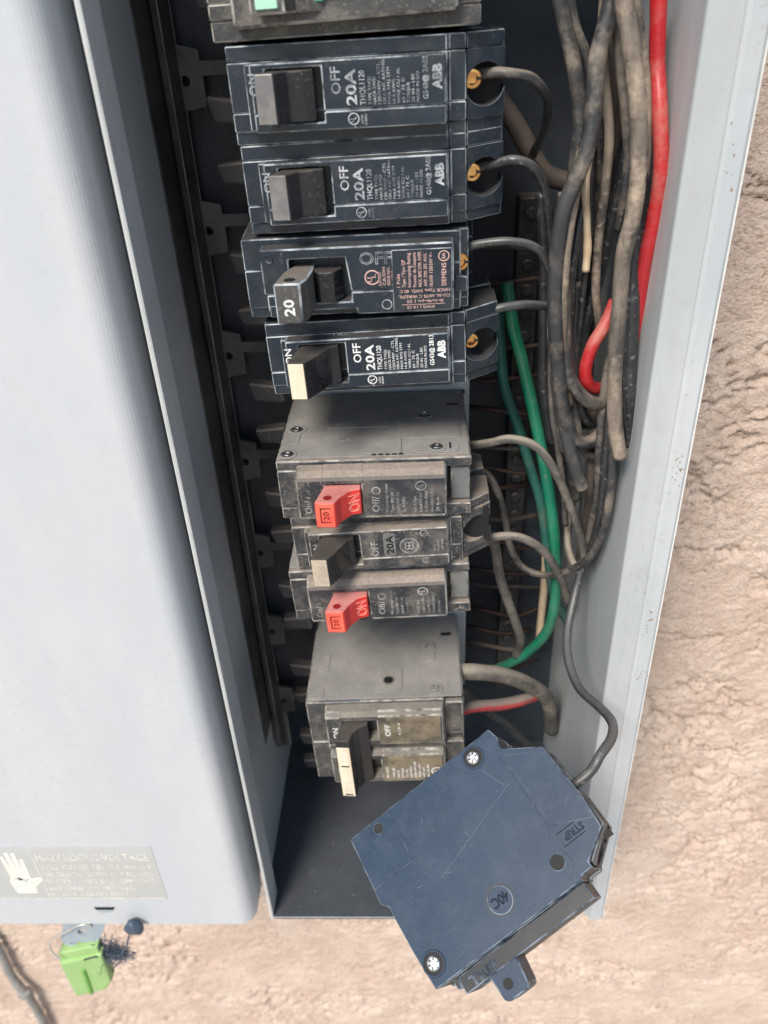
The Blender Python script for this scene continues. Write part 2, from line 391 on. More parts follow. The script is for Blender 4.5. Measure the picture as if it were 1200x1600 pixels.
# punched slot near the lower edge
p = at(165, 1422, YM)
sb = bmesh.new(); prism([(p.x - 5.2, p.z + 2.6), (p.x + 5.2, p.z + 2.6), (p.x + 4.2, p.z + .5), (p.x - 4.6, p.z + .5)], YM - .2, YM + 1, 'xz', 0, False, sb)
mpart('slot', sb, [HOLE])
sb = prism([(p.x - 4.5, p.z + .4), (p.x + 4.1, p.z + .4), (p.x + 1.8, p.z - 2.0), (p.x - 2.4, p.z - 2.0)], YM - .2, YM + 1, 'xz', 0, False)
mpart('slot_lip', sb, [HASP])
# warning label
a = at(-60, 1405, YM); b_ = at(262, 1404, YM); c_ = at(226, 1322, YM)
lx0, lx1, lz0, lz1 = b_.x - 96, b_.x, b_.z, c_.z
lab = mpart('warning_label', box(lx0, lx1, YM - .18, YM + .02, lz0, lz1, 0), [LABL])
H = lz1 - lz0; sp_x = at(60, 1360, YM).x
lt = bmesh.new()
rows = [('', 0, 0, 0), ('HAZARDOUS VOLTAGE', .74, .13, 66), ('WILL CAUSE SEVERE INJURY', .58, .09, 66), ('OR DEATH. TURN OFF POWER', .44, .09, 64), ('SUPPLYING EQUIPMENT', .31, .085, 56), ('BEFORE WORKING', .18, .075, 42), ('INSIDE EQUIPMENT', .07, .07, 38)]
for s_, fz, ch, ln in rows[1:]:
    text(lt, s_, (sp_x + 1.5, YM - .24, lz0 + H * fz), H * ch, min(ln, lx1 - sp_x - 4), 'std')
box(sp_x - .2, sp_x + .2, YM - .25, YM - .2, lz0, lz1, 0, dst=lt); box(lx0, lx1, YM - .25, YM - .2, lz0 + .3, lz0 + .8, 0, dst=lt)
mpart('label_lettering', lt, [LABT])
# hand symbol
hx = at(33, 1372, YM).x; hz = lz0 + H * .12; s = H * .0082
hand = [(-16, 0), (16, 0), (18, 16), (34, 32), (30, 38), (16, 34), (17, 78), (12, 80), (9, 52), (8, 92), (2, 93), (1, 54), (-2, 94), (-8, 93), (-7, 52), (-12, 86), (-17, 84), (-15, 40), (-20, 26)]
hb = prism([(hx + u * s * .9, hz + v * s) for u, v in hand], YM - .27, YM - .15, 'xz', 0)
mpart('hand_symbol', hb, [LABH])
zb = prism([(hx + u * s, hz + v * s) for u, v in [(-14, 34), (-2, 38), (-4, 30), (14, 36), (2, 24), (4, 32)]], YM - .33, YM - .25, 'xz', 0)
mpart('bolt_symbol', zb, [PRF])
# hasp under the cover
def hp(px, py): q = at(px, py, -24); return (q.x, q.z)
outer = [hp(*q) for q in ((101, 1436), (168, 1436), (160, 1458), (152, 1474), (138, 1482), (120, 1483), (104, 1477), (94, 1468), (97, 1455))]
hbm = bmesh.new()
def plate_with_holes(outer, holes, y0, y1):
    bm = bmesh.new()
    def loop(pts): vs_ = [bm.verts.new((x, y0, z)) for x, z in pts]; return [bm.edges.new((vs_[i], vs_[(i + 1) % len(vs_)])) for i in range(len(vs_))]
    es = loop(outer)
    for h in holes: es += loop(h)
    bmesh.ops.triangle_fill(bm, use_beauty=True, use_dissolve=False, edges=es)
    r = bmesh.ops.extrude_face_region(bm, geom=bm.faces[:])
    for v in [g for g in r['geom'] if isinstance(g, bmesh.types.BMVert)]: v.co.y = y1
    bmesh.ops.recalc_face_normals(bm, faces=bm.faces); return bm
def ell(cx, cz, rx, rz, n=18): return [(cx + rx * math.cos(2 * math.pi * i / n), cz + rz * math.sin(2 * math.pi * i / n)) for i in range(n)]
h1 = hp(129, 1457); h2 = hp(122, 1474)
q1, q2 = hp(129, 1449), hp(137, 1457)
r1 = abs(q2[0] - h1[0])
mpart('hasp', plate_with_holes(outer, [ell(*h1, r1, r1), ell(h2[0], h2[1], r1 * 1.7, r1 * .5)], -24, -22), [HASP])

# green seal hanging from the hasp
gp = lambda px, py, Y=-27: at(px, py, Y)
gs_ = thing('seal_tag', 'bright green plastic seal hanging by a wire from the hasp', 'seal', gp(130, 1520))
go = gp(130, 1520)
def gpart(name, bm, mats, smooth=False): bmesh.ops.translate(bm, vec=-go, verts=bm.verts); return obj(name, bm, mats, gs_, smooth)
def pz(pts, Y): return [(gp(x, y, Y).x, gp(x, y, Y).z) for x, y in pts]
gpart('seal_body', prism(pz([(92, 1506), (158, 1492), (174, 1535), (166, 1547), (118, 1558)], -29), -29, -22, 'xz', 1.2, False, seg=2), [SEAL])
gpart('seal_head', prism(pz([(91, 1490), (152, 1478), (158, 1496), (93, 1509)], -27), -27, -21, 'xz', .8, False, seg=2), [SEAL])
gpart('groove', tube([gp(130, 1514, -29.0), gp(136, 1530, -29.0), gp(143, 1551, -29.0)], 1.25, 8), [mat('shaded green seal groove', (.17, .42, .09), .5)], True)
gpart('wire_loop', tube([gp(95, 1499, -29.5), gp(86, 1493, -29), gp(78, 1480, -28), gp(84, 1466, -27), (gp(104, 1456, -26.5)), gp(124, 1446, -26), gp(140, 1445, -25), gp(143, 1450, -23)], .55, 8), [WIRE], True)
gpart('wire_end', tube([gp(131, 1500, -29.6), gp(145, 1496, -29.6), gp(160, 1494, -28)], .45, 8), [mat('dark seal wire', (.05, .06, .06), .5)], True)
# navy bulb seal with frayed cord
bs = thing('bulb_seal', 'small navy blue bulb seal hanging beside the green tag', 'seal', gp(210, 1450, -34))
bo = gp(210, 1450, -34)
bm = bmesh.new(); bmesh.ops.create_icosphere(bm, subdivisions=3, radius=1)
for v in bm.verts:
    k = 1 - .28 * max(0, -v.co.z); k *= 1 + .12 * math.sin(4 * v.co.x + 3 * v.co.z); v.co = Vector((v.co.x * 5.0 * k + .25 * v.co.z, v.co.y * 3.0 * k, v.co.z * 5.8 * k))
obj('bulb', bm, [NAVY], bs, True)
for i in range(1):
    bm = tube([gp(203, 1458, -33) - bo, gp(200, 1468, -33) - bo, gp(197, 1480, -33) - bo, gp(190, 1488, -31) - bo], .5, 6); obj('cord', bm, [NAVY], bs, True)
fz = bmesh.new(); c0 = gp(177, 1488, -25)
for i in range(260):
    a = random.uniform(0, 2 * math.pi); l = random.uniform(3, 13) * (1.0 if random.random() < .85 else 1.35); d = Vector((math.cos(a), random.uniform(-.4, .4), math.sin(a) * .9))
    j = Vector((random.gauss(0, 3), random.uniform(-2, 2), random.gauss(0, 2.6)))
    s0 = c0 + j; s2 = s0 + d * l * .75; s1 = (s0 + s2) / 2 + Vector((random.uniform(-2.5, 2.5), random.uniform(-1, 1), random.uniform(-2.5, 2.5)))
    tube([s0, s1, s2, s2 + Vector((random.uniform(-2, 2), random.uniform(-1, 1), random.uniform(-2, 2)))], .15, 4, 3, dst=fz)
tube([gp(189, 1503, -25), gp(180, 1510, -25), gp(175, 1518, -25)], .4, 6, dst=fz)
bmesh.ops.translate(fz, vec=-c0, verts=fz.verts)
o = obj('frayed_cord', fz, [NAVY], None, False, c0); tag(o, 'frayed tuft of navy cord between the bulb seal and the green tag', 'cord')

# weathered cable on the wall, lower left
cpts = [at(-60, 1400, WY - 6), at(-8, 1472, WY - 6), at(18, 1525, WY - 7), at(40, 1552, WY - 9), at(58, 1578, WY - 7), at(90, 1640, WY - 6)]
cbl = thing('wall_cable', 'thin weathered grey cable with a lump, crossing the stucco at lower left', 'cable', cpts[3])
bm = tube(cpts, 3.6, 12, 10, wob=.06); bmesh.ops.translate(bm, vec=-cpts[3], verts=bm.verts); obj('jacket', bm, [ROPE], cbl, True)
bm = bmesh.new(); bmesh.ops.create_icosphere(bm, subdivisions=3, radius=1)
for v in bm.verts:
    n = 1 + .22 * math.sin(v.co.x * 5 + v.co.z * 4) ; v.co = Vector((v.co.x * 6 * n, v.co.y * 5, v.co.z * 7 * n))
obj('knot', bm, [ROPE], cbl, True)

# ------------------------------------------------------------------ chassis behind the breakers
YR = 64.0
rail = thing('mounting_rail', 'dark steel mounting rail with punched tabs behind the breakers', 'rail', at(290, 800, YR))
ro = at(290, 800, YR)
def rpart(name, bm, mats, smooth=False, parent=None): bmesh.ops.translate(bm, vec=-ro, verts=bm.verts); return obj(name, bm, mats, parent or rail, smooth)
xa = at(197, 0, 38).x; xh = at(290, 127, YR).x
print('rail', xa, xh, at(440, 1210, 38).x)
zr0, zr1 = -355, 90
rpart('front_flange', prism([(xa - 1, 38), (xa + .6, 37.4), (xa + 1.2, 38.2), (xa + 1.2, YR + 6), (xa - 1, YR + 6)], zr0 + 30, zr1, 'xy', .3), [RAIL, RAILE])
rpart('ridge', prism([(xa + 1.4, YR + 2), (xa + 2.2, YR - 9), (xa + 5, YR - 10), (xa + 6.5, YR + 2)], zr0 + 10, zr1, 'xy', .4), [RAIL, RAILE])
xs_ = xh - 9.5
rpart('web', box(xa + 6.6, xs_ + 2.5, YR, YR + 2, zr0, zr1, .3), [RAIL, RAILE])
z0 = at(290, 127, YR).z
for k in range(-1, 7):
    zc = z0 - 50.8 * k
    if zc < zr0 + 12: continue
    pl = [(xs_ + 1.6, zc + 19)] + arc(xs_ + 11, zc + 19.5, 8.8, 190, 262, 6) + [(xh + 6, zc + 9.5), (xh + 6, zc + 6), (xh + 16, zc + 6), (xh + 16, zc + 1.5), (xh + 6.4, zc + 1.5), (xh + 6.4, zc - 8)] + arc(xs_ + 11, zc - 17.8, 8.8, 95, 170, 6) + [(xs_ + 1.6, zc - 19)]
    t_ = rpart('tab', plate_with_holes(pl, [ell(xh, zc, 1.7, 1.7)], YR - .4, YR + 1.2), [RAIL])
    b2 = bmesh.new(); lathe([(1.3, 0), (1.3, .4), (0, .5)], 14, 'y', (xh - 8.5, YR - .1, zc + .6), b2); rpart('punch_mark', b2, [HOLE])
    # steel finger the breaker hooks on
    rpart('stab', prism([(xh + 11, zc - 3), (xh + 24, zc - 5), (xh + 25, zc - 12), (xh + 13, zc - 11)], YR - 22, YR - 16, 'xz', .8), [STAB, RAIL])
    rpart('stab', prism([(xh + 11, zc - 24), (xh + 24, zc - 23), (xh + 25, zc - 31), (xh + 13, zc - 30)], YR - 22, YR - 16, 'xz', .8), [STAB, RAIL])
# moulded black bus support behind the tabs
rpart('bus_support', box(xs_ + 3, xh + 84, YR + 9, YR + 14, -335, 90, 1), [mat('moulded bus support', (.018, .024, .034), .5, col2=(.03, .038, .05), nscale=40, spot=.2), EDGE])
xp = at(733, 640, 58).x
pl_ = box(xh + 30, xp, 58.0, 59.2, -340, 60, .3)
rpart('insulating_plate', pl_, [PLATE])
print('plate right', xp, at(728, 980, 58).x)
for px, py in ((722, 612), (703, 975), (728, 690)):
    q = at(px, py, 58); b2 = bmesh.new(); lathe([(1.2, 0), (1.2, .3), (0, .35)], 12, 'y', (q.x, 58, q.z), b2); rpart('plate_hole', b2, [HOLE])

# ------------------------------------------------------------------ breakers
def frame_from(lt, rt, nominal, thick, bottom=False, Y=0.0):
    """left and right end of the front shoulder's upper edge (photo) -> location of the breaker's left end centre, tilt, scale"""
    a, b = at(*lt, Y), at(*rt, Y); d = b - a; L_ = d.length; ang = -math.atan2(d.z, d.x)
    dn = Vector((d.z, 0, -d.x)) / L_ * (thick / 2) * (-1 if bottom else 1)
    return a + dn, ang, L_ / nominal
ZS = -4.0     # case seam
def bands(dst, poly_fn, t, lo, hi, step=.9, bev=.3):
    prism(poly_fn(step), -t, lo - .05, 'xy', bev, True, dst); prism(poly_fn(0), lo + .05, ZS - .06, 'xy', bev, True, dst)
    prism(poly_fn(0), ZS + .06, hi - .05, 'xy', bev, True, dst); prism(poly_fn(step), hi + .05, t, 'xy', bev, True, dst)
def screw(parent, x, y, z, r=2.9):
    b = bmesh.new(); lathe([(r, 3), (r, 0), (r * .9, -.3), (r * .6, -.35), (r * .52, 1.0), (0, 1.1)], 20, 'y', (x, y, z), b)
    for v in b.verts: v.co.y = 2 * y - v.co.y
    bmesh.ops.recalc_face_normals(b, faces=b.faces)
    s_ = obj('terminal_screw', b, [BRASS], parent)
    b = bmesh.new(); box(x - r * .95, x - r * .45, y - .38, y + .6, z - .45, z + .45, .05, False, b); box(x + r * .45, x + r * .95, y - .38, y + .6, z - .45, z + .45, .05, False, b); box(x - .5, x + .5, y - .3, y + .3, z - r * .95, z - r * .45, .05, False, b)
    obj('drive_slot', b, [HOLE], s_)
def c_terminal(dst, t, lo, hi, open_z=1.6):
    slant = lambda x, y, z: (x, (2.2 + max(0, x - 64) * .7) if y < 10 else y, z)
    cx, cz, r = 69.6, -.6, 5.6
    a0 = math.degrees(math.asin((open_z + 1.4) / r)); a1 = -math.degrees(math.asin(1.0 / r))
    bite = arc(cx, cz, r, a0, 360 + a1, 22)
    up = [(75.2, bite[0][1]), (75.2, hi - .1), (64.3, hi - .1), (64.3, lo + .1), (75.2, lo + .1), (75.2, bite[-1][1])]
    prism(up + bite[::-1], 2.2, 24, 'xz', .35, True, dst, slant)
    s2 = lambda x, y, z: (x, (3.2 + max(0, x - 64) * .7) if y < 10 else y, z)
    if t - hi > .5: prism([(64.3, hi), (75, hi), (75, t), (64.3, t)], 4, 24, 'xz', .3, True, dst, s2)
    prism([(64.3, -t), (75, -t), (75, lo), (64.3, lo)], 4, 24, 'xz', .3, True, dst, s2)
def thql_profile(step):
    return [(-.2, step + .2), (58.8, step), (59.6, step + 1.2), (64, step + 1.2), (64, 25), (74.4, 30), (74, 41), (61.5, 49), (63, 53), (62, 57), (-1.5, 56), (-2.8, 36), (-3, 32), (-1, 30), (-1, 14)]
def handle_mid():
    b = bmesh.new()
    prism([(15.8, -12.6), (17.2, -13.8), (24.6, -13.8), (25.4, -12.8), (26.6, -4), (27.5, 1), (14.5, 1), (15.2, -4)], -6.2, 6.4, 'xy', .5, True, b)
    return b
def handle_bm(x0=8.6, tip=5.2, yt=-15.5, x1=25.0, yr=-5.6, z0=-6.2, z1=6.4):
    b = bmesh.new()
    prism([(x0, yt), (x0 + tip, yt - .6), (x0 + tip + 3.2, yt + 4.2), (x0 + tip + 7, yr - 1.3), (x1 - 1.5, yr), (x1 - 1.5, 1.5), (x0 + 4, 1.5), (x0 + 2.2, yr)], z0, z1, 'xy', .45, False, b, seg=2)
    for xx in (x1 - 5.5, x1 - 3.2): tube([(xx, yr - .15, z0 + .2), (xx, yr - .15, z1 - .2)], .55, 8, 2, dst=b)
    return b
ABB_LINES = ['TYPE THQL', 'HACR SWD', '120/240V - CTL', '10KA INT. RATING', 'MAX RMS SYM', '14-8 AWG', 'WIRE CU / AL', '60 / 75 C', 'TORQUE', '20 IN - LBS', 'MADE IN DO']
ABB_LEN = [7.2, 6.8, 10.2, 10.8, 9.0, 6.0, 8.8, 6.2, 5.0, 7.0, 7.6]
def thql(label, lt, rt, code, plastic, edge, prnt, prnt2, tipm, group, kind='abb', loose=None, hy=0.0, htip=5.2, top=None):
    t = 12.45; lo, hi = -9.0, 8.5
    if loose: root = thing('circuit_breaker', label, 'circuit breaker', loose[0], loose[1], group)
    else:
        p, ang, sc = frame_from(lt, rt, 64.0, 25.4); root = thing('circuit_breaker', label, 'circuit breaker', p, (0, ang, 0), group, (sc, 1, 1))
    if loose:
        b = bmesh.new(); prism(thql_profile(.9), -t, lo - .05, 'xy', .3, True, b); prism(thql_profile(0), lo + .05, ZS - .06, 'xy', .3, True, b); prism([(x * .992 + .2, y) for x, y in thql_profile(.8)], ZS + .06, hi - .25, 'xy', .3, True, b)
        obj('case', b, [CLNB, EDGE], root)
        b = bmesh.new(); prism([(-.2, 1.1), (58.8, .9), (59.6, 2.1), (64, 2.1), (64, 4), (74, 9.8), (74.9, 22), (74.4, 30)] + thql_profile(.9)[6:], hi, t, 'xy', .35, True, b)
        obj('side_shell', b, [SKYP, BLUEE], root)
        b = bmesh.new(); c_terminal(b, hi - .2, lo, hi - 1); obj('terminal_block', b, [CLNB, EDGE], root)
    else:
        b = bmesh.new(); bands(b, thql_profile, t, lo, hi); obj('case', b, [plastic, edge], root)
        b = bmesh.new(); c_terminal(b, t, lo, hi); obj('terminal_block', b, [plastic, edge], root)
    b = bmesh.new(); box(64.4, 74.5, 15 if kind == 'abb' else 8, 16, -7.5, 7.0, 0, False, b); obj('terminal_well', b, [HOLE], root)
    if kind == 'abb': screw(root, 65.9, 6.4, .9, 2.7)
    # faceplate in two halves, open round the handle
    d0 = -5.0; wx0, wx1, wz0, wz1 = 10.6, 25.6, -6.7, 6.9
    up = [(6.6, ZS + .05), (wx0, ZS + .05), (wx0, wz1), (wx1, wz1), (wx1, ZS + .05), (58.4, ZS + .05), (58.4, 8.3), (6.6, 8.3)]
    dn = [(6.6, ZS - .05), (6.6, -8.8), (58.4, -8.8), (58.4, ZS - .05), (wx1, ZS - .05), (wx1, wz0), (wx0, wz0), (wx0, ZS - .05)]
    b = bmesh.new(); prism(up, d0, .6, 'xz', .4, True, b); prism(dn, d0, .6, 'xz', .4, True, b)
    prism([(4.8, -8.4), (6.5, -8.4), (6.5, 8.1), (4.8, 8.1)], -2.6, .5, 'xz', .3, True, b)
    fp = obj('faceplate', b, [CLNB, BLUEE] if loose else [plastic, edge], root)
    b = bmesh.new(); box(wx0 + .1, wx1 - .1, .5, .75, wz0, wz1, 0, False, b); obj('window_floor', b, [HOLE], root)
    if loose:
        hd = obj('handle', handle_mid(), [SKYP, BLUEE], root)
        b = bmesh.new(); lathe([(1.7, .02), (1.7, .1), (0, .1)], 18, 'z', (19.6, -9.4, 6.4), b); obj('handle_hole', b, [HOLE], hd)
    else: hd = obj('handle', handle_bm(yt=-15.5 + hy, tip=htip), [HAND], root)
    ht = -15.5 + hy
    b = None if loose else prism([(8.75, ht - .1), (8.6 + htip - .15, ht - .7), (8.6 + htip - .15, ht + .2), (8.75, ht + .6)], -5.85, 6.05, 'xy', .1, False)
    if b: obj('handle_end', b, [tipm], hd)
    y = d0 - .06
    if kind == 'abb':
        b = bmesh.new()
        text(b, 'OFF', (30.4, y, .0), 2.5, 6.6, 'up', .012); text(b, '20A', (34.5, y, -2.9), 2.7, 8.8, 'up', .024)
        text(b, 'ON', (8.3, y, .6), 2.2, 5.4, 'up', .012)
        text(b, code, (53.6, y, -2.4), 1.35, 10.4, 'up', .02); text(b, 'ABB', (57.2, y, -.2), 2.3, 6.2, 'up', .05)
        text(b, 'THQL1120', (36.9, y, -3.0), 1.5, 8.4, 'up', .012)
        obj('lettering', b, [prnt], root)
        b = bmesh.new()
        for i, (s_, l_) in enumerate(zip(ABB_LINES, ABB_LEN)): text(b, s_, (38.5 + i * 1.28, y, -3.0), .82, l_ * .98, 'up', .0)
        ul_mark(b, 33.4, -6.3, y, 1.55); text(b, 'c', (33.9, y, -8.6), .6, .6, 'up'); text(b, 'us', (32.8, y, -4.7), .5, .8, 'up'); text(b, 'LISTED', (36.0, y, -7.6), .55, 2.2, 'up'); text(b, '0E3E862', (37.0, y, -8.0), .6, 2.8, 'up')
        obj('fine_print', b, [prnt2], root)
        b = bmesh.new(); text(b, '"TRIP"', (20, -2.2, 8.42), 2.0, 9, 'top', .0); obj('raised_lettering', b, [edge], root)
    elif kind == 'ge':
        b = bmesh.new()
        text(b, 'OFF', (32.2, y, -3.2), 2.6, 6.8, 'up', .01); text(b, 'ON', (10.1, y, -1.5), 2.2, 5.2, 'up', .01)
        ring_xz(b, 43.9, .9, 3.25, 3.6, y); ring_xz(b, 43.9, .9, 2.75, 2.9, y)
        for k in range(4): ring_xz(b, 43.9 + 1.15 * math.cos(R(45 + 90 * k)), .9 + 1.15 * math.sin(R(45 + 90 * k)), .62, .92, y - .01, 14, 0, 45 + 90 * k - 150, 45 + 90 * k + 150)
        ring_xz(b, 43.9, .9, .2, .5, y - .02, 12)
        obj('lettering', b, [prnt], root)
        pn = prism(rrect(34.3, 38.8, -3.4, 7.0, .9), y - .03, d0 + .1, 'xz', 0); pnl = obj('rating_panel', pn, [PANEL], root)
        b = bmesh.new(); text(b, '20A', (38.0, y - .08, -2.4), 2.6, 8.4, 'up', .03); obj('rating_lettering', b, [HOLE], root)
        b = bmesh.new(); ul_mark(b, 49.6, 6.2, y, 1.5); text(b, 'LISTED', (52.0, y, 4.4), .7, 3.0, 'up')
        ring_xz(b, 49.8, -6.2, 1.15, 1.45, y, 18, 0, 40, 320); ring_xz(b, 50.0, -6.2, .45, .7, y, 14, 0, 40, 320)
        for i, (s_, l_) in enumerate((('CU-AL', 3), ('14-8 AWG', 5), ('TYPE THQL', 5.6))): text(b, s_, (53.6 + i * 1.5, y, -2.2), .8, l_, 'up')
        obj('fine_print', b, [prnt2], root)
    if top: top(root, t)
    return root
G_ABB = 'black single pole breakers of the same make'
thql('black breaker second from the top, grey handle, brass screw, blurred print', (350, 72), (729, 49), 'G540@ 2A02', BLK, EDGE, PRF, PRF, TIPSHD, G_ABB, hy=4.0)
thql('black breaker third from the top, grey handle, directly above the breaker with pink print', (375, 229), (729, 207), 'G540@ 2A02', BLK, EDGE, PRF, PRF, TIPSHD, G_ABB, hy=4.0)
thql('black breaker with handle end coloured sunlit cream and crisp white print, fifth from the top', (413, 508), (727, 489), 'G543@ 2B13', BLK, EDGE, PRW, PRW, TIPSUN, G_ABB, hy=-2.5)

# GE breaker between the two red handled ones
thql('dusty black breaker with handle end coloured sunlit tan between the two red handles', (453, 811), (721, 795), '', BLKD, EDGED, PRD, PRD, TIPSUND, None, kind='ge', hy=-2.5, htip=6)

def rivet(parent, x, y, z, r=2.0, pad=True, m=GREYP, star=False, dusty=False):
    if pad:
        b = bmesh.new(); lathe([(r * 1.75, 0), (r * 1.75, .22), (r * 1.55, .42), (r * 1.25, .42), (r * 1.15, -.0), (0, 0)], 24, 'z', (x, y, z), b); obj('rivet_boss', b, [m], parent)
    b = bmesh.new(); lathe([(r, .05), (r, .55), (r * .8, .85), (r * .45, .9), (r * .4, .55), (0, .5)], 18, 'z', (x, y, z), b)
    rv = obj('rivet', b, [GREYP if dusty else STEEL], parent)
    b = bmesh.new()
    for k in range(6 if star else 4):
        a = k * math.pi / (3 if star else 2) + .4
        box(-.2, .2, r * .42, r * .85, 0, .08, 0, False, b)
        for v in b.verts[-8:]: v.co = Matrix.Rotation(a, 3, 'Z') @ v.co + Vector((x, y, z + .86))
    obj('rivet_slot', b, [HOLE], rv)

CLNB = mat('shaded clean black plastic', (.006, .009, .014), .45, spec=.35, col2=(.010, .014, .020))  # dust free; darker copy for loose breaker parts turned from the sky
ENGR = mat('engraved dark blue plastic', (.007, .013, .022), .5)
# loose breaker hanging from its wire
def loose_top(root, t):
    rivet(root, 51.9, 52.3, t - .0, 2.3, False, star=True); rivet(root, 3.4, 7.6, t, 2.3, False, star=True)
    for (x, y, r_) in ((51.9, 52.3, 3.4), (3.4, 7.6, 3.4)):
        b = bmesh.new(); lathe([(r_, .02), (r_, .06), (0, .06)], 24, 'z', (x, y, t), b); obj('rivet_well', b, [HOLE], root)
        b = bmesh.new(); lathe([(r_, .02), (r_ + .05, .35), (r_ + .5, .35), (r_ + .7, .02)], 28, 'z', (x, y, t), b); obj('rivet_rim', b, [SKYP], root)
    for (x, y, r_, zo) in ((9.5, 53.0, 1.75, 0), (55.7, 9.2, 2.35, .38)):
        b = bmesh.new(); lathe([(r_, .02), (r_, .07), (0, .07)], 24, 'z', (x, y, t + zo), b); obj('through_hole', b, [HOLE], root)
        b = bmesh.new(); lathe([(r_, .02), (r_ + .05, .22), (r_ + .3, .02)], 24, 'z', (x, y, t + zo), b); obj('hole_rim', b, [BLUEE], root)
    # raised fields of the moulding
    h = .38
    fields = [[(-.6, 14.2), (5.6, 13.2)] + arc(3.4, 7.6, 5.8, 75, 5, 8) + [(10, 4.0), (57.5, 3.3), (60.2, 6.6), (57.6, 16.8), (59.8, 18.4), (59.8, 46.5)] + arc(51.9, 52.3, 5.9, -20, -160, 10) + [(44, 51.0), (17.6, 51.6), (17.2, 39), (16.8, 29.2), (-.6, 29.4)],
              [(-2.2, 37.0), (14.5, 37), (15.2, 44), (15.6, 54.8), (12.4, 54.6), (12.4, 50.4), (6.4, 50.4), (6.4, 54.4), (-1.2, 54.4)],
              [(61, 19), (73.6, 13.5), (73.8, 24), (73.4, 31), (73, 39.6), (61, 47)]]
    for f_ in fields: obj('moulded_field', prism(f_, t - .1, t + h, 'xy', .12, True), [SKYP, BLUEE], root)
    z = t + h
    b = bmesh.new()
    lathe([(5.0, -.02), (5.0, .10), (4.5, .10), (4.5, -.02)], 32, 'z', (33.2, 10.6, z), b)
    obj('embossed_ring', b, [ENGR], root)
    b = bmesh.new(); lathe([(4.3, -.02), (4.3, .22), (4.1, .22), (4.1, -.02)], 32, 'z', (33.2, 10.6, z), b); obj('embossed_ring', b, [BLUEE], root)
    b = bmesh.new(); text(b, '40C', (36.4, 12.2, z + .05), 3.2, 6.2, 'topflip', 0, .03); obj('embossed_lettering', b, [ENGR], root)
    b = bmesh.new(); text(b, 'STRIP', (69.6, 14.8, t + .05), 2.3, 7.6, 'topflip', 0, .028)
    for q in ([(60.4, 16.0), (70.6, 16.0)], [(60.4, 11.6), (69.0, 11.6)], [(60.4, 11.6), (60.4, 16.0)]):
        tube([(q[0][0], q[0][1], t + .02), (q[1][0], q[1][1], t + .02)], .13, 4, 1, dst=b)
    obj('embossed_lettering', b, [ENGR], root)
    b = bmesh.new(); text(b, 'TRIP', (9.8, -4.3, 8.42), 3.0, 10.5, 'top', 0, .03); obj('embossed_lettering', b, [BLUEE], root)
    # fine scratches and chips
    b = bmesh.new()
    for i in range(20):
        x, y = random.uniform(4, 70), random.uniform(14, 46); a = random.uniform(0, 6.3); l = random.choice((.25, .3, .5, .9, 2.2))
        tube([(x, y, z), (x + math.cos(a) * l, y + math.sin(a) * l, z)], .05 + .06 * random.random(), 4, 1, dst=b)
    tube([(20, 27, z), (34, 31, z), (47, 35, z), (58, 38, z)], .06, 4, 4, dst=b); tube([(52, 47, z), (55.8, 38, z)], .07, 4, 1, dst=b)
    o = obj('scratches', b, [mat('scuffed plastic', (.17, .21, .26), .6)], root); o['kind'] = 'stuff'
LB_LOC = Vector((57.56561265, -112.84873734, -269.62553402)); LB_ROT = (0.35007478, -0.54011368, 0.3836993)
loose = thql('loose black breaker, sky reflection in its face colour, hanging by its wire in front of the box', None, None, '', SKYP, BLUEE, PRF, PRF, HAND, None, kind='none', loose=(LB_LOC, LB_ROT), top=loose_top)
LBM = Euler(LB_ROT).to_matrix()
def lb(x, y, z): return LB_LOC + LBM @ Vector((x, y, z))

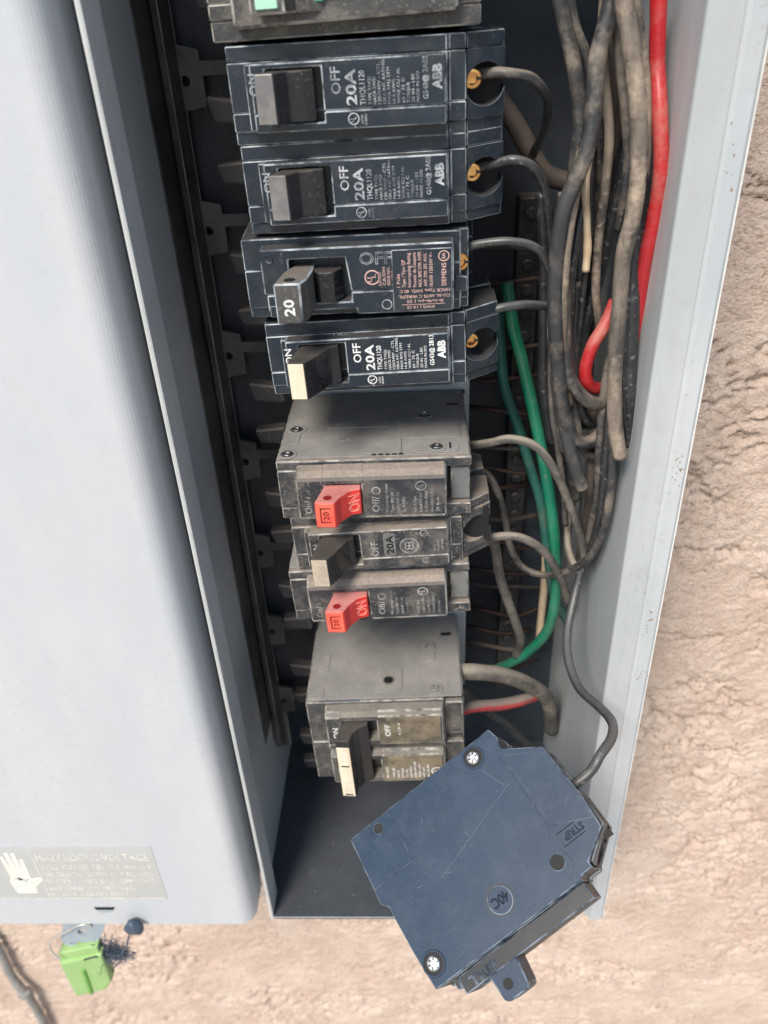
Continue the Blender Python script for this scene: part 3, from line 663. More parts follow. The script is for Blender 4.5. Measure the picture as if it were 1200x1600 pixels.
# Siemens breaker
def siemens():
    p, ang, sc = frame_from((375, 374), (733, 357), 68.0, 25.4)
    root = thing('circuit_breaker', 'black breaker with pink print and the number 20 on its handle', 'circuit breaker', p, (0, ang, 0), None, (sc, 1, 1))
    t = 12.4
    def prof(st): return [(0, st), (65.5, st), (65.5, st + 2), (68, st + 2), (68, 26), (71, 30), (71, 50), (66, 56), (0, 57), (-2, 40)]
    b = bmesh.new(); prism(prof(1.0), -t, -9.2, 'xy', .3, True, b); prism(prof(0), -9.1, 2.8, 'xy', .3, True, b); prism(prof(0), 2.9, t, 'xy', .35, True, b)
    obj('case', b, [BLK, EDGE], root)
    d0 = -6.0; sz = -3.2
    wx0, wx1 = 14.5, 32.5
    up = [(6.2, sz + .05), (wx0, sz + .05), (wx0, 7.4), (wx1 - 1.2, 7.4), (wx1, sz + .05), (63.2, sz + .05), (63.2, 10.6), (6.2, 10.6)]
    dn = [(6.9, sz - .05), (6.9, -8.6), (33.8, -8.6), (33.8, -10.4), (63.2, -10.4), (63.2, sz - .05), (wx1, sz - .05), (wx1, -6.2), (wx0, -6.2), (wx0, sz - .05)]
    b = bmesh.new(); prism(up, d0, .6, 'xz', .45, True, b); prism(dn, d0, .6, 'xz', .45, True, b)
    box(45, 62.6, d0 - .35, d0 + .2, -9.8, 9.0, .18, True, b); box(7.4, 15, d0 - .1, d0 + .3, -10.2, -6.6, .2, True, b)
    obj('faceplate', b, [BLK, EDGE], root)
    b = bmesh.new(); box(wx0 + .1, wx1 - 1, .4, .7, -6.2, 7.4, 0, False, b); obj('window_floor', b, [HOLE], root)
    b = bmesh.new(); prism([(20, -2), (23, -7.6), (27.5, -7.6), (30, -3), (30, 1), (20, 1)], -5.8, 3.6, 'xy', .4, False, b, seg=2); obj('barrel', b, [HAND], root)
    b = bmesh.new(); prism([(11.6, -20.5), (19.2, -20.8), (20.8, -16), (21.6, -7), (21.6, 1), (16.5, 1), (13, -9)], -7.6, 4.6, 'xy', .5, True, b, seg=1); hd = obj('handle', b, [mat('grey black handle', (.075, .078, .078), .5, dust=.5, spot=.5), EDGE], root)
    b = bmesh.new(); lathe([(1.7, .02), (1.7, .12), (0, .12)], 18, 'z', (16, -17, 4.6), b); obj('handle_hole', b, [HOLE], hd)
    b = bmesh.new(); text(b, '20', (17.0, -20.75, -5.0), 2.9, 5.0, 'up', .03); obj('handle_lettering', b, [PRW], hd)
    y = d0 - .06
    b = bmesh.new(); text(b, 'OFF', (39.5, y, 5.2), 4.2, 4.6, 'up', 0, 0)
    b.free(); b = bmesh.new()
    text(b, 'OFF', (35.5, y - .05, 5.0), 3.6, 9.6, 'std', 0, .03); text(b, 'ON', (7.6, y - .05, 6.6), 2.9, 5.4, 'std', 0, .03)
    obj('raised_lettering', b, [EDGE], root)
    b = bmesh.new()
    ul_mark(b, 39.0, 1.0, y, 2.3)
    for i, (s_, l_) in enumerate((('LISTED', 4.2), ('C.B./DIN', 5.6), ('ISSUE NO.', 5.6), ('L-5538', 4.4), ('E82615', 4.6))): text(b, s_, (43.2 - 1.2 + i * 1.35 - .4, y, -1.6), .85, l_, 'up', .01)
    yy = d0 - .42
    for i, (s_, l_) in enumerate((('1 Pole', 4.2), ('Type / Tipo QP', 8.4), ('Interrupting Rating', 10.4), ('Pouvoir de Coupure', 10.4), ('MAX. RMS SYM. AMPS', 10.6), ('AMP. SYM. EFF. MAX.', 10.2), ('10,000 120/240 V~', 10.4))): text(b, s_, (47.2 + i * 1.62, yy, -2.4), 1.0, l_, 'up', .012)
    text(b, 'SIEMENS', (60.9, yy, -2.4), 1.35, 7.0, 'up', .012); ring_xz(b, 60.3, 6.7, 1.35, 1.65, yy); text(b, 'SA', (60.7, yy, 5.8), 1.0, 1.8, 'up', .02)
    text(b, 'HACR Type, SWD, 40 C', (62.0, yy, -3.2), .95, 15, 'flip', .01); text(b, 'CU-AL 60/75 C WIRE/FIL', (62.0, yy, -4.9), .95, 15.4, 'flip', .01); text(b, 'lb-in/lb-po | 25', (60, yy, -6.5), .9, 11, 'flip', .01); text(b, 'AWG | 14-10', (57.5, yy, -8.3), .9, 8.4, 'flip', .01)
    box(47.5, 60.5, yy - .02, yy + .02, -7.95, -7.8, 0, False, b)
    obj('lettering', b, [PRP], root)
    b = bmesh.new(); ring_xz(b, 43, -7.6, 1.3, 1.6, y); obj('moulded_ring', b, [EDGE], root)
    b = bmesh.new(); prism([(63.8, -6), (67.4, -6), (67.4, -1.5), (63.8, -1)], -1.2, 1, 'xz', .3, True, b); obj('terminal_lip', b, [BLK, EDGE], root)
    screw(root, 65.4, .6, 2.6, 2.7)
siemens()

# Westinghouse style breakers with red handles
def red_breaker(label, lt, rt, group, top=False, seedz=0):
    p, ang, sc = frame_from(lt, rt, 69.0, 25.4)
    root = thing('circuit_breaker', label, 'circuit breaker', p, (0, ang, 0), group, (sc, 1, 1))
    t = 12.4
    def prof(st, xr=69): return [(0, st), (60.2, st), (60.2, st + 4), (xr, st + 4) if st else (xr, st), (xr, 56), (0, 57)]
    b = bmesh.new()
    prism([(0, 0), (69, 0), (69, 56), (0, 57)], 8.6, t, 'xy', .5, True, b)
    prism([(0, 0), (60.2, 0), (60.2, 5), (69, 7.5), (69, 56), (0, 57)], -7.4, 8.5, 'xy', .4, True, b)
    prism([(0, .5), (69, .5), (69, 56), (0, 57)], -t, -7.5, 'xy', .4, True, b)
    obj('case', b, [BLKD, EDGED], root)
    # terminal step
    b = bmesh.new(); prism([(61.8, -6.6), (68.6, -6.6), (68.6, 6.4), (61.8, 7.8)], 2.2, 9, 'xz', .5, True, b); obj('terminal_step', b, [GREYP, EDGED], root)
    d0 = -6.2
    wx0, wx1, wz0, wz1 = 17.5, 30.2, -6.2, 6.2
    # faceplate: rounded block with window
    prof_y = [(.5, 11.0), (-3.4, 10.2), (-5.6, 8.6), (d0, 7.4), (d0, -8.2), (-5.4, -9.2), (.5, -9.4)]
    b = bmesh.new()
    prism(prof_y, 7.2, wx0, 'yz', .7, True, b); prism(prof_y, wx1, 60.0, 'yz', .7, True, b)
    prism([(.5, 11.0), (-3.4, 10.2), (-5.6, 8.6), (d0, 7.4), (d0, wz1), (.5, wz1)], wx0 - .8, wx1 + .8, 'yz', .0, True, b)
    prism([(.5, wz0), (d0, wz0), (d0, -8.2), (-5.4, -9.2), (.5, -9.4)], wx0 - .8, wx1 + .8, 'yz', .0, True, b)
    obj('faceplate', b, [BLKD, EDGED], root)
    b = bmesh.new(); box(wx0, wx1, .2, .45, wz0, wz1, 0, False, b); obj('window_floor', b, [HOLE], root)
    b = bmesh.new(); prism([(14.6, -16.6), (21.6, -17.1), (23.4, -13.2), (26.6, -9.2), (30.0, -8.2), (30.0, 1), (18.5, 1), (16.4, -9)], -5.4, 5.2, 'xy', .5, False, b, seg=2)
    hd = obj('handle', b, [REDH], root)
    b = prism([(14.9, -16.75), (21.3, -17.22), (21.3, -16.7), (14.9, -16.2)], -5.0, 4.8, 'xy', .1, False); obj('handle_end', b, [REDF], hd)
    b = bmesh.new(); text(b, '20', (19.4, -17.24, -2.0), 2.0, 3.6, 'up', .01)
    for q in ((16.4, -3.0, 16.7, 3.0), (16.4, -3.0, 20.2, -2.7), (16.4, 2.7, 20.2, 3.0)): box(q[0], q[2], -17.25, -16.9, q[1], q[3], 0, False, b)
    obj('handle_lettering', b, [REDK], hd)
    b = bmesh.new(); lathe([(1.5, .02), (1.5, .1), (0, .1)], 18, 'z', (19.0, -13.8, 5.2), b); obj('handle_hole', b, [REDK], hd)
    b = bmesh.new(); text(b, 'ON', (29.4, 0, -4.0), 3.6, 7.6, 'up', 0, .022)
    for v in b.verts: v.co.y = float(np.interp(v.co.x, (21.6, 23.4, 26.6, 30), (-17.1, -13.2, -9.2, -8.2))) + v.co.y - .03
    obj('raised_lettering', b, [REDE], hd)
    y = d0 - .07
    b = bmesh.new(); text(b, 'Off/', (36.2, y, -6.0), 2.6, 6.6, 'up', .0); ring_xz(b, 35.3, 3.0, 1.25, 1.6, y, 18)
    text(b, 'On/', (12.0, y, -6.0), 2.4, 5.4, 'up', .0); box(10.2, 12.0, y - .01, y + .01, .6, .9, 0, False, b)
    ul_mark(b, 51.0, 4.6, y, 2.0)
    for i, (s_, l_) in enumerate((('Westinghouse', 12.2), ('Type BR120', 8.6), ('120/240 V AC', 8.8), ('Cu Al SWD', 6.6), ('', 0), ('HACR Type', 6.8), ('Listed Cir Bkr', 8.2), ('Issue No. A-664', 8.8), ('14-4 AWG 60/75 C', 10.0), ('25 lb-in', 6))):
        if s_: text(b, s_, (39.3 + i * 2.0, y, -6.4), 1.0, l_, 'up', .0)
    obj('lettering', b, [PRD], root)
    if top: top(root, t)
    else:
        b = bmesh.new(); prism(rrect(-.0, 68, 2.5, 56, 2), t - .1, t + .25, 'xy', .2, True, b); obj('side_cover', b, [GREYP, EDGED], root)
def red_top(root, t):
    b = bmesh.new(); prism([(.6, 2.0), (68.4, 2.0), (68.4, 55.5), (.6, 56.5)], t - .1, t + .35, 'xy', .25, True, b); obj('side_cover', b, [GREYP, GREYP], root)
    z = t + .35
    for q, hh in (((16, 40, 24, 36, 1.6), .35), ((43, 66, 14, 27, 1.6), .35), ((30, 44.5, 2.6, 17.5, 1.8), .5), ((48, 65, 2.6, 10, 3.2), .45)):
        obj('moulded_field', prism(rrect(*q), z - .1, z + hh, 'xy', .2, True), [GREYP, GREYP], root)
    for x, y in ((3.8, 4.6), (57, 6.3)): rivet(root, x, y, z + (.45 if x > 40 else 0), 2.0)
    for x, y in ((5.0, 24), (53, 33.5)):
        rivet(root, x, y, z, 2.1); b = bmesh.new(); prism(rrect(x - 1.9, x + 1.9, y - 12, y - 2.5, .8), z - .1, z + .3, 'xy', .15, True, b); obj('rivet_strap', b, [GREYP, GREYP], root)
    b = bmesh.new(); box(61.5, 62.2, 5, 9.5, z + .3, z + .52, 0, False, b); box(62, 66.5, 42, 43.6, z - .05, z + .03, 0, False, b)
    for i in range(5): box(34 + i * 2.4, 35.6 + i * 2.4, 2.0, 2.5, z + .2, z + .55, 0, False, b)
    obj('dark_notch', b, [HOLE], root)
    b = bmesh.new(); text(b, 'BR', (22, 14, z + .03), 2.2, 4, 'top', 0, .03); obj('embossed_lettering', b, [EDGED], root)
G_RED = 'breakers with red handles'
red_breaker('dusty breaker with bright red handle, just below the wide grey dusty side', (430, 721), (737, 712), G_RED, red_top)
red_breaker('dusty breaker with red handle, lower of the two red handled breakers', (450, 893), (733, 879), G_RED)

# two pole breaker at the bottom
def double():
    p, ang, sc = frame_from((477, 1098), (724, 1090), 69.0, 50.8)
    root = thing('double_circuit_breaker', 'grimy two pole breaker with tie handle coloured sunlit cream at the bottom of the row', 'circuit breaker', p, (0, ang, 0), None, (sc, 1, 1))
    t = 25.2
    for s_ in (1, -1):
        zc = s_ * 12.7; b = bmesh.new()
        prism([(0, 0), (60.5, 0), (60.5, 3.5), (69, 3.5), (69, 56), (0, 57)], zc - 12.4, zc + 12.4, 'xy', .5, True, b)
        prism([(60.8, zc - 10.5), (68.8, zc - 10.5), (68.8, zc + 9), (60.8, zc + 9)], 1.2, 6, 'xz', .6, True, b)
        obj('pole_case', b, [BLKG, EDGED], root)
        d0 = -6.0; wx0, wx1, wz0, wz1 = 15.5, 31.0, zc - 6.4, zc + 6.6
        b = bmesh.new(); prof_y = [(.5, zc + 11.2), (-4.2, zc + 10.6), (d0, zc + 8.8), (d0, zc - 8.6), (-5, zc - 10.2), (.5, zc - 10.8)]
        prism(prof_y, 8.6, wx0, 'yz', .6, True, b); prism(prof_y, wx1, 59.8, 'yz', .6, True, b)
        prism([(.5, zc + 11.2), (-4.2, zc + 10.6), (d0, zc + 8.8), (d0, wz1), (.5, wz1)], wx0 - .7, wx1 + .7, 'yz', 0, True, b)
        prism([(.5, wz0), (d0, wz0), (d0, zc - 8.6), (-5, zc - 10.2), (.5, zc - 10.8)], wx0 - .7, wx1 + .7, 'yz', 0, True, b)
        obj('faceplate', b, [BLKG, EDGED], root)
        b = bmesh.new(); box(wx0, wx1, .2, .45, wz0, wz1, 0, False, b); obj('window_floor', b, [HOLE], root)
        b = bmesh.new(); prism([(31.6, zc - 8.3), (58.6, zc - 8.3), (58.6, zc + 8.4), (31.6, zc + 8.4)], d0 - .12, d0 + .05, 'xz', 0, False, b); obj('rating_label', b, [GOLD], root)
        y = d0 - .2; b = bmesh.new()
        if s_ > 0:
            text(b, 'OFF', (36.6, y, zc - 3.5), 2.4, 7.4, 'up', .015); text(b, 'CH', (41.0, y, zc - 3.0), 1.0, 7.4, 'up', .0); text(b, 'ON', (13.8, y - .02, zc - 4), 2.4, 6.6, 'up', .02)
        else:
            for i, l_ in enumerate((7.5, 7.0, 5.5, 6.5, 6, 8, 11, 9, 7, 8.5)): text(b, ['40A 120/240', 'TYPE BR', 'HACR', '2 POLE', 'CU-AL', 'LISTED', '10,000 AMPS RMS', 'ISSUE A-664', 'SWD 60/75', '45 LB-IN'][i], (34.0 + i * 1.95 + (1 if i else 0), y, zc - 6.5), 1.1, l_, 'up', .01)
            ul_mark(b, 56.0, zc - 2.4, y, 2.6); text(b, 'OFF', (13.8, y - .02, zc - 5), 2.4, 6.6, 'up', .02)
        obj('lettering', b, [PRW], root)
    b = bmesh.new(); prism([(60.2, -1.6), (8, -1.6), (8, 1.6), (60.2, 1.6)], -3.6, .4, 'xz', .6, True, b); obj('pole_divider', b, [BLKG, EDGED], root)
    # tie handle across both poles
    b = bmesh.new(); prism([(13.2, -15.6), (19.4, -16.1), (20.6, -11.5), (23.4, -8.2), (27.0, -7.0), (27.0, 1), (17, 1), (15.0, -8)], -19.0, 17.6, 'xy', .5, False, b, seg=2)
    hd = obj('tie_handle', b, [HAND], root)
    b = bmesh.new(); prism([(13.5, -15.8), (19.1, -16.25), (19.1, -15.7), (13.5, -15.3)], -18.6, 13.6, 'xy', .12, False, b); he = obj('handle_end', b, [TIPSUN], hd)
    for z0_, z1_ in ((2.2, 11.4), (-17.0, -7.4)):
        b = bmesh.new(); prism([(14.9, -16.02), (17.9, -16.26), (17.9, -15.9), (14.9, -15.5)], z0_, z1_, 'xy', 0, False, b); obj('handle_panel', b, [mat('pale cream panel', (.78, .72, .60), .5)], hd)
        b = bmesh.new(); prism([(14.7, -16.03), (18.1, -16.29), (18.1, -15.9), (14.7, -15.6)], z0_ - .9, z0_ - .05, 'xy', 0, False, b); obj('painted_shadow_line', b, [HOLE], hd)  # dark strip painted as the shadow line below each panel
    # upper side: moulded cover with rivets, hole
    b = bmesh.new(); prism([(.6, 1.2), (68.4, 1.2), (68.4, 55.5), (.6, 56.5)], t - .1, t + .4, 'xy', .3, True, b); obj('side_cover', b, [GREYP, GREYP], root)
    z = t + .4
    for q, hh in (((30, 42.5, 4, 19.5, 2.2), .5), ((53, 60.5, 1.6, 9, 2.5), .3), ((1, 8, 1.6, 9, 2.5), .3), ((53.5, 57.5, 23, 32, 1), .35), ((4, 9, 18, 31, 2), .35)):
        obj('moulded_field', prism(rrect(*q), z - .1, z + hh, 'xy', .22, True), [GREYP, GREYP], root)
    rivet(root, 55.5, 33, z, 2.0, dusty=True); rivet(root, 57, 5.4, z + .2, 1.8, dusty=True)
    b = bmesh.new(); lathe([(2.9, .3), (2.9, .75), (2.3, .75), (2.2, .55), (0, .55)], 24, 'z', (36.4, 11.5, z), b); obj('side_hole', b, [BLKG], root)
    b = bmesh.new(); lathe([(2.1, .55), (2.1, .6), (0, .6)], 24, 'z', (36.4, 11.5, z), b); obj('hole_floor', b, [HOLE], root)
    b = bmesh.new(); box(60.5, 65.5, 40.5, 42.6, z - .05, z + .03, 0, False, b); obj('dark_notch', b, [HOLE], root)
    b = bmesh.new(); box(6, 24, .2, 1.1, t - .8, t + .15, .2, False, b); obj('worn_lip', b, [mat('chipped blue lip', (.03, .06, .085), .4)], root)
double()

# top breaker, mostly cut off by the frame, with pale green handle
def green():
    p, ang, sc = frame_from((333, 70), (752, 40), 70.0, 25.4, bottom=True)
    root = thing('circuit_breaker', 'grimy breaker with pale green handle at the very top edge', 'circuit breaker', p, (0, ang, 0), None, (sc, 1, 1))
    t = 12.4; b = bmesh.new()
    for a, c, st in ((-t, -7.5, .6), (-7.4, -3.6, 0), (-3.5, 8, 0), (8.1, t, .6)): prism([(0, st), (70, st), (70, 56), (0, 57)], a, c, 'xy', .4, True, b)
    obj('case', b, [BLKG, EDGED], root)
    b = bmesh.new(); prism([(6.8, -9.6), (64, -8.6), (64, 9), (6.8, 9)], -4.6, .6, 'xz', .8, True, b); prism([(29, -4), (62, -4), (62, 8), (29, 8)], -5.6, -4, 'xz', .5, True, b); fp = obj('faceplate', b, [BLKG, EDGED], root)
    b = bmesh.new(); prism([(13.0, -14), (21.5, -14.4), (24, -8), (30, -5), (30, 0), (14, 0)], -6.6, 8, 'xy', .5, True, b); hd = obj('handle', b, [BLKG, EDGED], root)
    b = bmesh.new(); box(14.6, 20.0, -14.75, -13.6, -5.4, 7.4, .15, False, b); obj('handle_end', b, [GRNH], hd)
    b = bmesh.new(); box(25.6, 30.5, -5.9, -5.0, -4.6, 7.4, .15, False, b); obj('trip_window', b, [GRND], root)
    b = bmesh.new(); text(b, 'OFF', (41, -5.7, -3.4), 2.4, 6.4, 'up', .01); text(b, '20A', (46, -5.7, -3.4), 2.4, 7, 'up', .01); obj('lettering', b, [PRD], root)
green()

# ------------------------------------------------------------------ wires
def wire(label, r, pts, m, flat=1.0, wob=.03, cat='wire', name='wire', group=None, cut=None):
    P = [at(*q) if len(q) == 3 else Vector(q[:3]) for q in pts]   # three numbers: photo pixel and depth; four: a point
    base = P[-1].copy()
    bm = tube([q - base for q in P], r, 12, 9, flat, wob=wob)
    if cut is None:
        o = obj(name, bm, [m], None, True, base); return tag(o, label, cat, group)
    root = thing(name, label, cat, base, group=group); obj('jacket', bm, [m], root, True)
    d = (P[-1] - P[-2]).normalized(); b = tube([d * -.3, d * .6], r * .62, 10, 2); obj('cut_end', b, [cut], root, True)
    return root
# behind: cables in the gutter
wire('brown dusty cable crossing behind the upper wires', 3.3, [(768, 140, 62), (792, 172, 57), (812, 205, 52), (835, 248, 48), (858, 275, 46), (895, 284, 42), (930, 282, 38), (950, 268, 34), (962, 235, 30), (958, 175, 28), (968, 95, 26), (975, -20, 24)], WBRN, cat='cable', name='cable')
wire('teal ground wire behind the bright green one', 2.3, [(778, 470, 74), (783, 560, 72), (790, 610, 70), (810, 670, 67), (830, 735, 63), (845, 785, 60), (854, 850, 60), (866, 930, 60), (892, 985, 58), (893, 1040, 60)], WTEA, name='ground_wire')
wire('bright green ground wire curving down past the breakers', 2.5, [(792, 440, 62), (802, 510, 58), (815, 560, 56), (833, 640, 50), (849, 720, 44), (862, 800, 40), (868, 870, 40), (868, 930, 42), (855, 985, 46), (820, 1022, 54), (782, 1042, 62), (745, 1050, 68)], WGRN, name='ground_wire')
wire('pale green wire running down beside the right box wall', 3.6, [(893, 960, 62), (891, 1030, 64), (886, 1100, 66), (880, 1170, 70), (872, 1240, 74)], WPAL, name='ground_wire')
wire('thin black wire dropping behind the green ground wire', 2.1, [(846, 300, 40), (850, 420, 42), (850, 520, 44), (850, 605, 44), (857, 660, 46), (862, 690, 48)], WCLN)
wire('tan wooden looking bare conductor behind the green wire', 2.0, [(853, 870, 70), (850, 920, 72), (846, 960, 74), (842, 1000, 76)], WTAN)
wire('wide grey dusty cable entering the two pole breaker from the right', 3.9, [(712, 1049, 22), (745, 1050, 24), (790, 1056, 30), (830, 1072, 38), (856, 1095, 48), (862, 1140, 60)], WGRY, cat='cable', name='cable')
wire('dusty red wire entering the two pole breaker from the right', 2.9, [(708, 1112, 16), (740, 1104, 20), (780, 1101, 28), (815, 1094, 36), (838, 1085, 44)], WRDD)
wire('dark wire crossing under the red one behind the hanging breaker', 2.4, [(720, 1075, 50), (760, 1110, 54), (800, 1140, 58), (840, 1180, 64)], WCLN)
wire('grey dusty wire dropping below the dusty black breaker terminal', 2.3, [(752, 828, 40), (772, 848, 41), (781, 900, 44), (796, 945, 46), (810, 985, 50), (813, 1005, 52), (806, 1024, 56)], WGRY)
wire('brown wire standing behind the looping black wires at right', 2.2, [(928, 640, 22), (926, 710, 22), (922, 780, 24), (914, 835, 30), (905, 880, 38)], WBRN)
# big cables, upper right
wire('slim black cable with blue dust, leftmost of the tall bundle', 2.3, [(866, -30, 20), (876, 10, 20), (886, 55, 20), (899, 115, 20), (906, 175, 20), (904, 220, 20), (898, 270, 22), (897, 330, 24), (893, 420, 26), (888, 520, 28), (890, 600, 30), (903, 660, 32), (925, 655, 34)], WBLK, cat='cable', name='cable')
wire('flat black cable slanting down behind the dusty cable', 2.8, [(1000, 120, 26), (986, 196, 26), (969, 280, 26), (948, 367, 26), (927, 455, 26), (909, 515, 26), (902, 580, 26), (906, 640, 28)], WCLN, 1.2, cat='cable', name='cable')
wire('short cream stripped conductor hanging among the black cables', 1.3, [(928, 190, 28), (921, 240, 20), (915, 290, 14), (916, 332, 14), (918, 385, 14), (915, 424, 14)], WTAN, cat='conductor', name='conductor', wob=.1)
wire('dark grey cable behind the cream conductor', 2.4, [(930, 180, 22), (938, 260, 24), (934, 340, 26), (930, 420, 30), (920, 520, 36), (918, 600, 40)], WBLK, cat='cable', name='cable')
wire('wide dusty cable crossing the bundle and looping back below', 2.5, [(962, -40, 6), (952, 20, 5), (934, 90, 4), (927, 175, 3), (916, 238, 2), (899, 282, 2), (880, 332, 2), (870, 402, 3), (867, 472, 4), (871, 560, 6), (879, 630, 8), (891, 676, 10), (912, 692, 12), (936, 680, 16), (950, 650, 20), (955, 600, 24)], WBLK, cat='cable', name='cable')
wire('black cable looping under the small red bend', 2.4, [(884, 300, 12), (880, 400, 10), (881, 500, 9), (884, 570, 8), (900, 608, 8), (924, 629, 9), (948, 627, 14), (962, 610, 18)], WBLK, cat='cable', name='cable')
wire('thin black wire ending in a cut tip below the loops', 2.5, [(866, 430, 14), (868, 500, 14), (874, 585, 12), (884, 672, 10), (900, 735, 8), (911, 762, 8)], WBLK, cut=HOLE)
wire('short black wire end hanging left of the loops', 2.3, [(874, 520, 32), (878, 600, 32), (882, 660, 32), (880, 708, 32)], WBLK, cut=HOLE)
wire('grey black wire end hanging below the loops', 2.3, [(888, 600, 36), (891, 680, 36), (893, 730, 36), (898, 780, 36)], WBLK, cut=HOLE)
wire('long red wire beside the right box wall', 2.35, [(1030, -30, 10), (1028, 40, 10), (1027, 105, 10), (1031, 175, 6), (1033, 262, 4), (1024, 332, 5), (1009, 402, 6), (1003, 440, 7), (998, 500, 9), (990, 570, 12), (975, 630, 16)], WRED)
wire('short red wire bend between the black cables', 2.3, [(962, 470, 16), (945, 508, 14), (926, 540, 12), (915, 575, 12), (918, 598, 13), (932, 607, 16), (950, 603, 20), (962, 580, 26)], WRED)
wire('black cut cable hanging right of the wide dusty cable', 2.9, [(1003, 240, 10), (998, 330, 9), (988, 420, 8), (985, 500, 6), (981, 605, 4), (985, 660, 4), (989, 694, 4)], WCLN, cat='cable', name='cable', cut=HOLE)
wire('widest dusty tan cable hanging in front with a cut lower end', 2.5, [(968, -40, -2), (976, 10, -2), (986, 70, -3), (996, 157, -3), (999, 245, -3), (990, 332, -4), (974, 402, -4), (968, 472, -5), (963, 540, -5), (960, 605, -5), (962, 670, -5), (970, 714, -5)], WDST, 1.0, .05, cat='cable', name='cable', cut=WBRN)
wire('dusty strand running close along the left of the looping cable', 1.9, [(922, 190, 30), (910, 240, 18), (898, 300, 8), (886, 370, 4), (880, 437, 4), (877, 510, 6), (878, 575, 9), (888, 630, 14)], WDST)
wire('thin dark strand crossing high behind the dusty cables', 1.7, [(886, -20, 34), (898, 40, 34), (915, 85, 34), (930, 140, 34), (936, 200, 36)], WBLK)
wire('thin grey strand left of the looping cables', 1.3, [(862, 420, 18), (860, 500, 18), (864, 580, 18), (872, 650, 18), (880, 705, 20)], WBLK)
wire('slim black strand hugging the right of the looping cable', 1.6, [(925, 220, 30), (915, 300, 18), (903, 360, 14), (893, 430, 14), (890, 520, 14), (896, 580, 14), (915, 655, 18), (940, 662, 24)], WCLN)
wire('grey strand standing near the right box wall below the loops', 1.8, [(958, 540, 14), (944, 620, 12), (936, 720, 12), (932, 780, 14), (920, 845, 22), (908, 890, 30)], WBLK)
wire('dark strand nearest the right box wall below the loops', 1.9, [(968, 560, 12), (954, 640, 8), (947, 720, 8), (941, 790, 10), (927, 850, 18), (912, 890, 26)], WCLN)
wire('dusty strand running between the widest cable and the red wire', 1.5, [(990, -20, 6), (1001, 60, 6), (1010, 150, 7), (1010, 240, 8), (1002, 320, 10), (990, 400, 14)], WDST)
wire('slim dusty strand leaning on the left of the widest cable', 1.4, [(961, 20, 8), (968, 90, 8), (976, 170, 8), (981, 240, 9), (976, 300, 10), (966, 360, 14)], WBLK)
wire('tan dusted strand weaving between the tall cables', 1.5, [(946, -20, 14), (941, 60, 14), (945, 130, 12), (952, 210, 12), (946, 290, 14), (936, 370, 16), (931, 450, 18), (938, 520, 22)], WDST)
wire('thin black strand looping lowest under the other loops', 1.7, [(902, 440, 22), (897, 540, 20), (897, 620, 18), (906, 690, 16), (924, 712, 18), (942, 700, 22), (952, 668, 26)], WBLK)
wire('fine black strand beside the cream conductor', 1.1, [(924, 200, 20), (924, 280, 18), (922, 360, 18), (912, 450, 18), (903, 540, 20), (901, 610, 22)], WCLN)
wire('dusty strand falling in front of the green ground wire', 1.3, [(872, 450, 30), (862, 540, 30), (863, 640, 28), (872, 700, 26), (880, 760, 28), (884, 820, 34)], WGRY)
# breaker wires
wire('grey dusted wire looping out of the upper brass terminal', 1.45, [(742, 117, 12), (775, 113, 9), (800, 115, 8), (830, 122, 10), (851, 145, 14), (857, 172, 20), (846, 212, 30), (831, 245, 42)], WBLK)
wire('black wire bending down from the second brass terminal', 1.45, [(745, 262, 12), (775, 256, 10), (802, 250, 8), (830, 259, 8), (849, 288, 10), (857, 330, 12), (862, 392, 16), (866, 470, 20)], WCLN)
wire('black wire arching right from the breaker with pink print', 1.35, [(718, 398, 8), (738, 384, 6), (790, 377, 4), (833, 385, 4), (853, 408, 6), (863, 450, 10), (866, 520, 14), (872, 600, 20), (884, 660, 26)], WCLN)
wire('short black wire running right from the crisp printed breaker', 1.5, [(742, 498, 14), (765, 486, 12), (795, 479, 12), (830, 476, 14), (866, 482, 18), (890, 500, 26)], WCLN)
wire('dusty wire arching from the upper red handled breaker down to a loop', 1.7, [(700, 690, 44), (735, 695, 30), (765, 692, 24), (800, 686, 20), (840, 700, 18), (870, 742, 18), (895, 802, 20), (911, 856, 22), (911, 886, 24), (898, 884, 30), (888, 858, 36), (887, 830, 42), (893, 790, 52), (902, 740, 60)], WGRY)
wire('thin grey wire sweeping under the green wire and up the wall', 1.6, [(735, 728, 54), (762, 742, 50), (780, 775, 46), (790, 815, 44), (796, 850, 42), (815, 885, 40), (850, 899, 36), (885, 893, 26), (922, 869, 14), (945, 818, 7), (956, 745, 3), (956, 670, 3)], WBLK)
wire('dusty grey wire curving right from the sunlit tan handled breaker', 1.75, [(738, 842, 18), (770, 839, 16), (810, 839, 16), (848, 860, 20), (876, 902, 28), (888, 940, 36)], WGRY)
wire('black wire curving down to the loose hanging breaker', 1.8, [(912, 862, 24), (908, 890, 22), (897, 935, 16), (887, 985, 6), (888, 1030, -6), (905, 1075, -20), (938, 1106, -36), (956, 1128, -46), (956, 1152, -54), (938, 1180, -62), (*lb(81, 27, 1), 0), (*lb(70, 27, 0), 0)], WCLN)

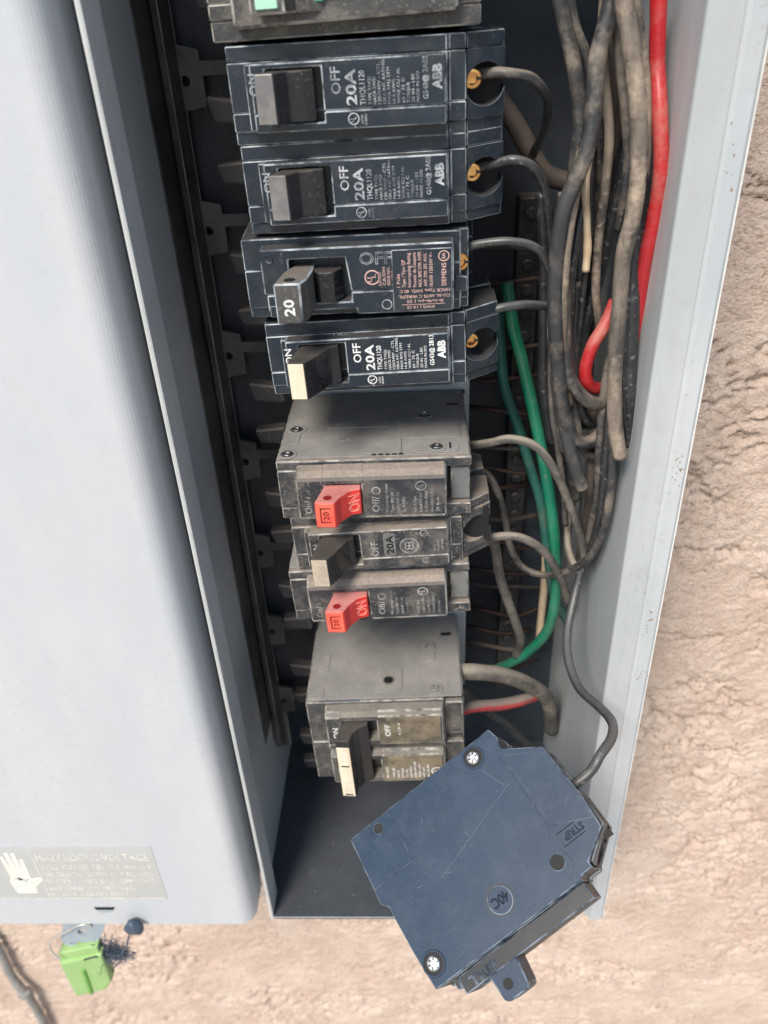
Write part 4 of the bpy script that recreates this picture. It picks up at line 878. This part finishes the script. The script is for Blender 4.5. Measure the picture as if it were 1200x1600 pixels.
# neutral bar with bare copper tails behind the wires
nb = thing('neutral_bar', 'dark neutral bar with screws behind the wires at right of the breakers', 'terminal bar', at(800, 760, 84))
no = at(800, 760, 84)
x0 = at(732, 760, 84).x; x1 = at(868, 760, 84).x
b = box(x0 + 18, x0 + 27, 82, 93, -330, -60, .6); bmesh.ops.translate(b, vec=-no, verts=b.verts); obj('bar', b, [STAB, RAIL], nb)
for k in range(26):
    z = -66 - k * 10.2; b = lathe([(2.6, 0), (2.6, 1.2), (2.1, 1.6), (0, 1.6)], 12, 'y', (x0 + 22.5, 82, z)); bmesh.ops.translate(b, vec=-no, verts=b.verts); obj('bar_screw', b, [STAB], nb)
for k in range(17):
    z = -74 - k * 14.6 + random.uniform(-2.5, 2.5); yy = random.uniform(70, 80); xs0 = x0 - random.uniform(2, 10); L_ = x1 - x0 + random.uniform(-6, 8)
    P = [Vector((xs0, yy + 5, z)), Vector((xs0 + L_ * .3, yy, z + random.uniform(-2.5, 1.5))), Vector((xs0 + L_ * .65, yy - 1, z + random.uniform(-4, 1))), Vector((xs0 + L_, yy + 4, z - random.uniform(1, 7)))]
    base = P[0].copy(); o = obj('copper_wire', tube([q - base for q in P], random.choice((.9, 1.05, 1.3)), 8, 5), [COPR if k % 3 else WBRN], None, True, base)
    tag(o, 'thin dark tarnished copper wire running sideways behind the green ground wires', 'wire', 'copper wires behind the ground wires')

db = bmesh.new()
for i in range(150):
    x = random.uniform(-22, 110); y = random.uniform(-14, 85); r = random.choice((.15, .2, .3, .45)); st = len(db.verts)
    bmesh.ops.create_icosphere(db, subdivisions=1, radius=r); db.verts.ensure_lookup_table()
    for v in db.verts[st:]: v.co = Vector((v.co.x * random.uniform(.6, 1.6), v.co.y * random.uniform(.6, 1.6), v.co.z * .6 + r * .3)) + Vector((x, y, ZB + 1.55))
bmesh.ops.translate(db, vec=-off, verts=db.verts)
o = obj('dust_crumbs', db, [mat('dust crumbs', (.17, .145, .12), .95)], enc); o['kind'] = 'stuff'
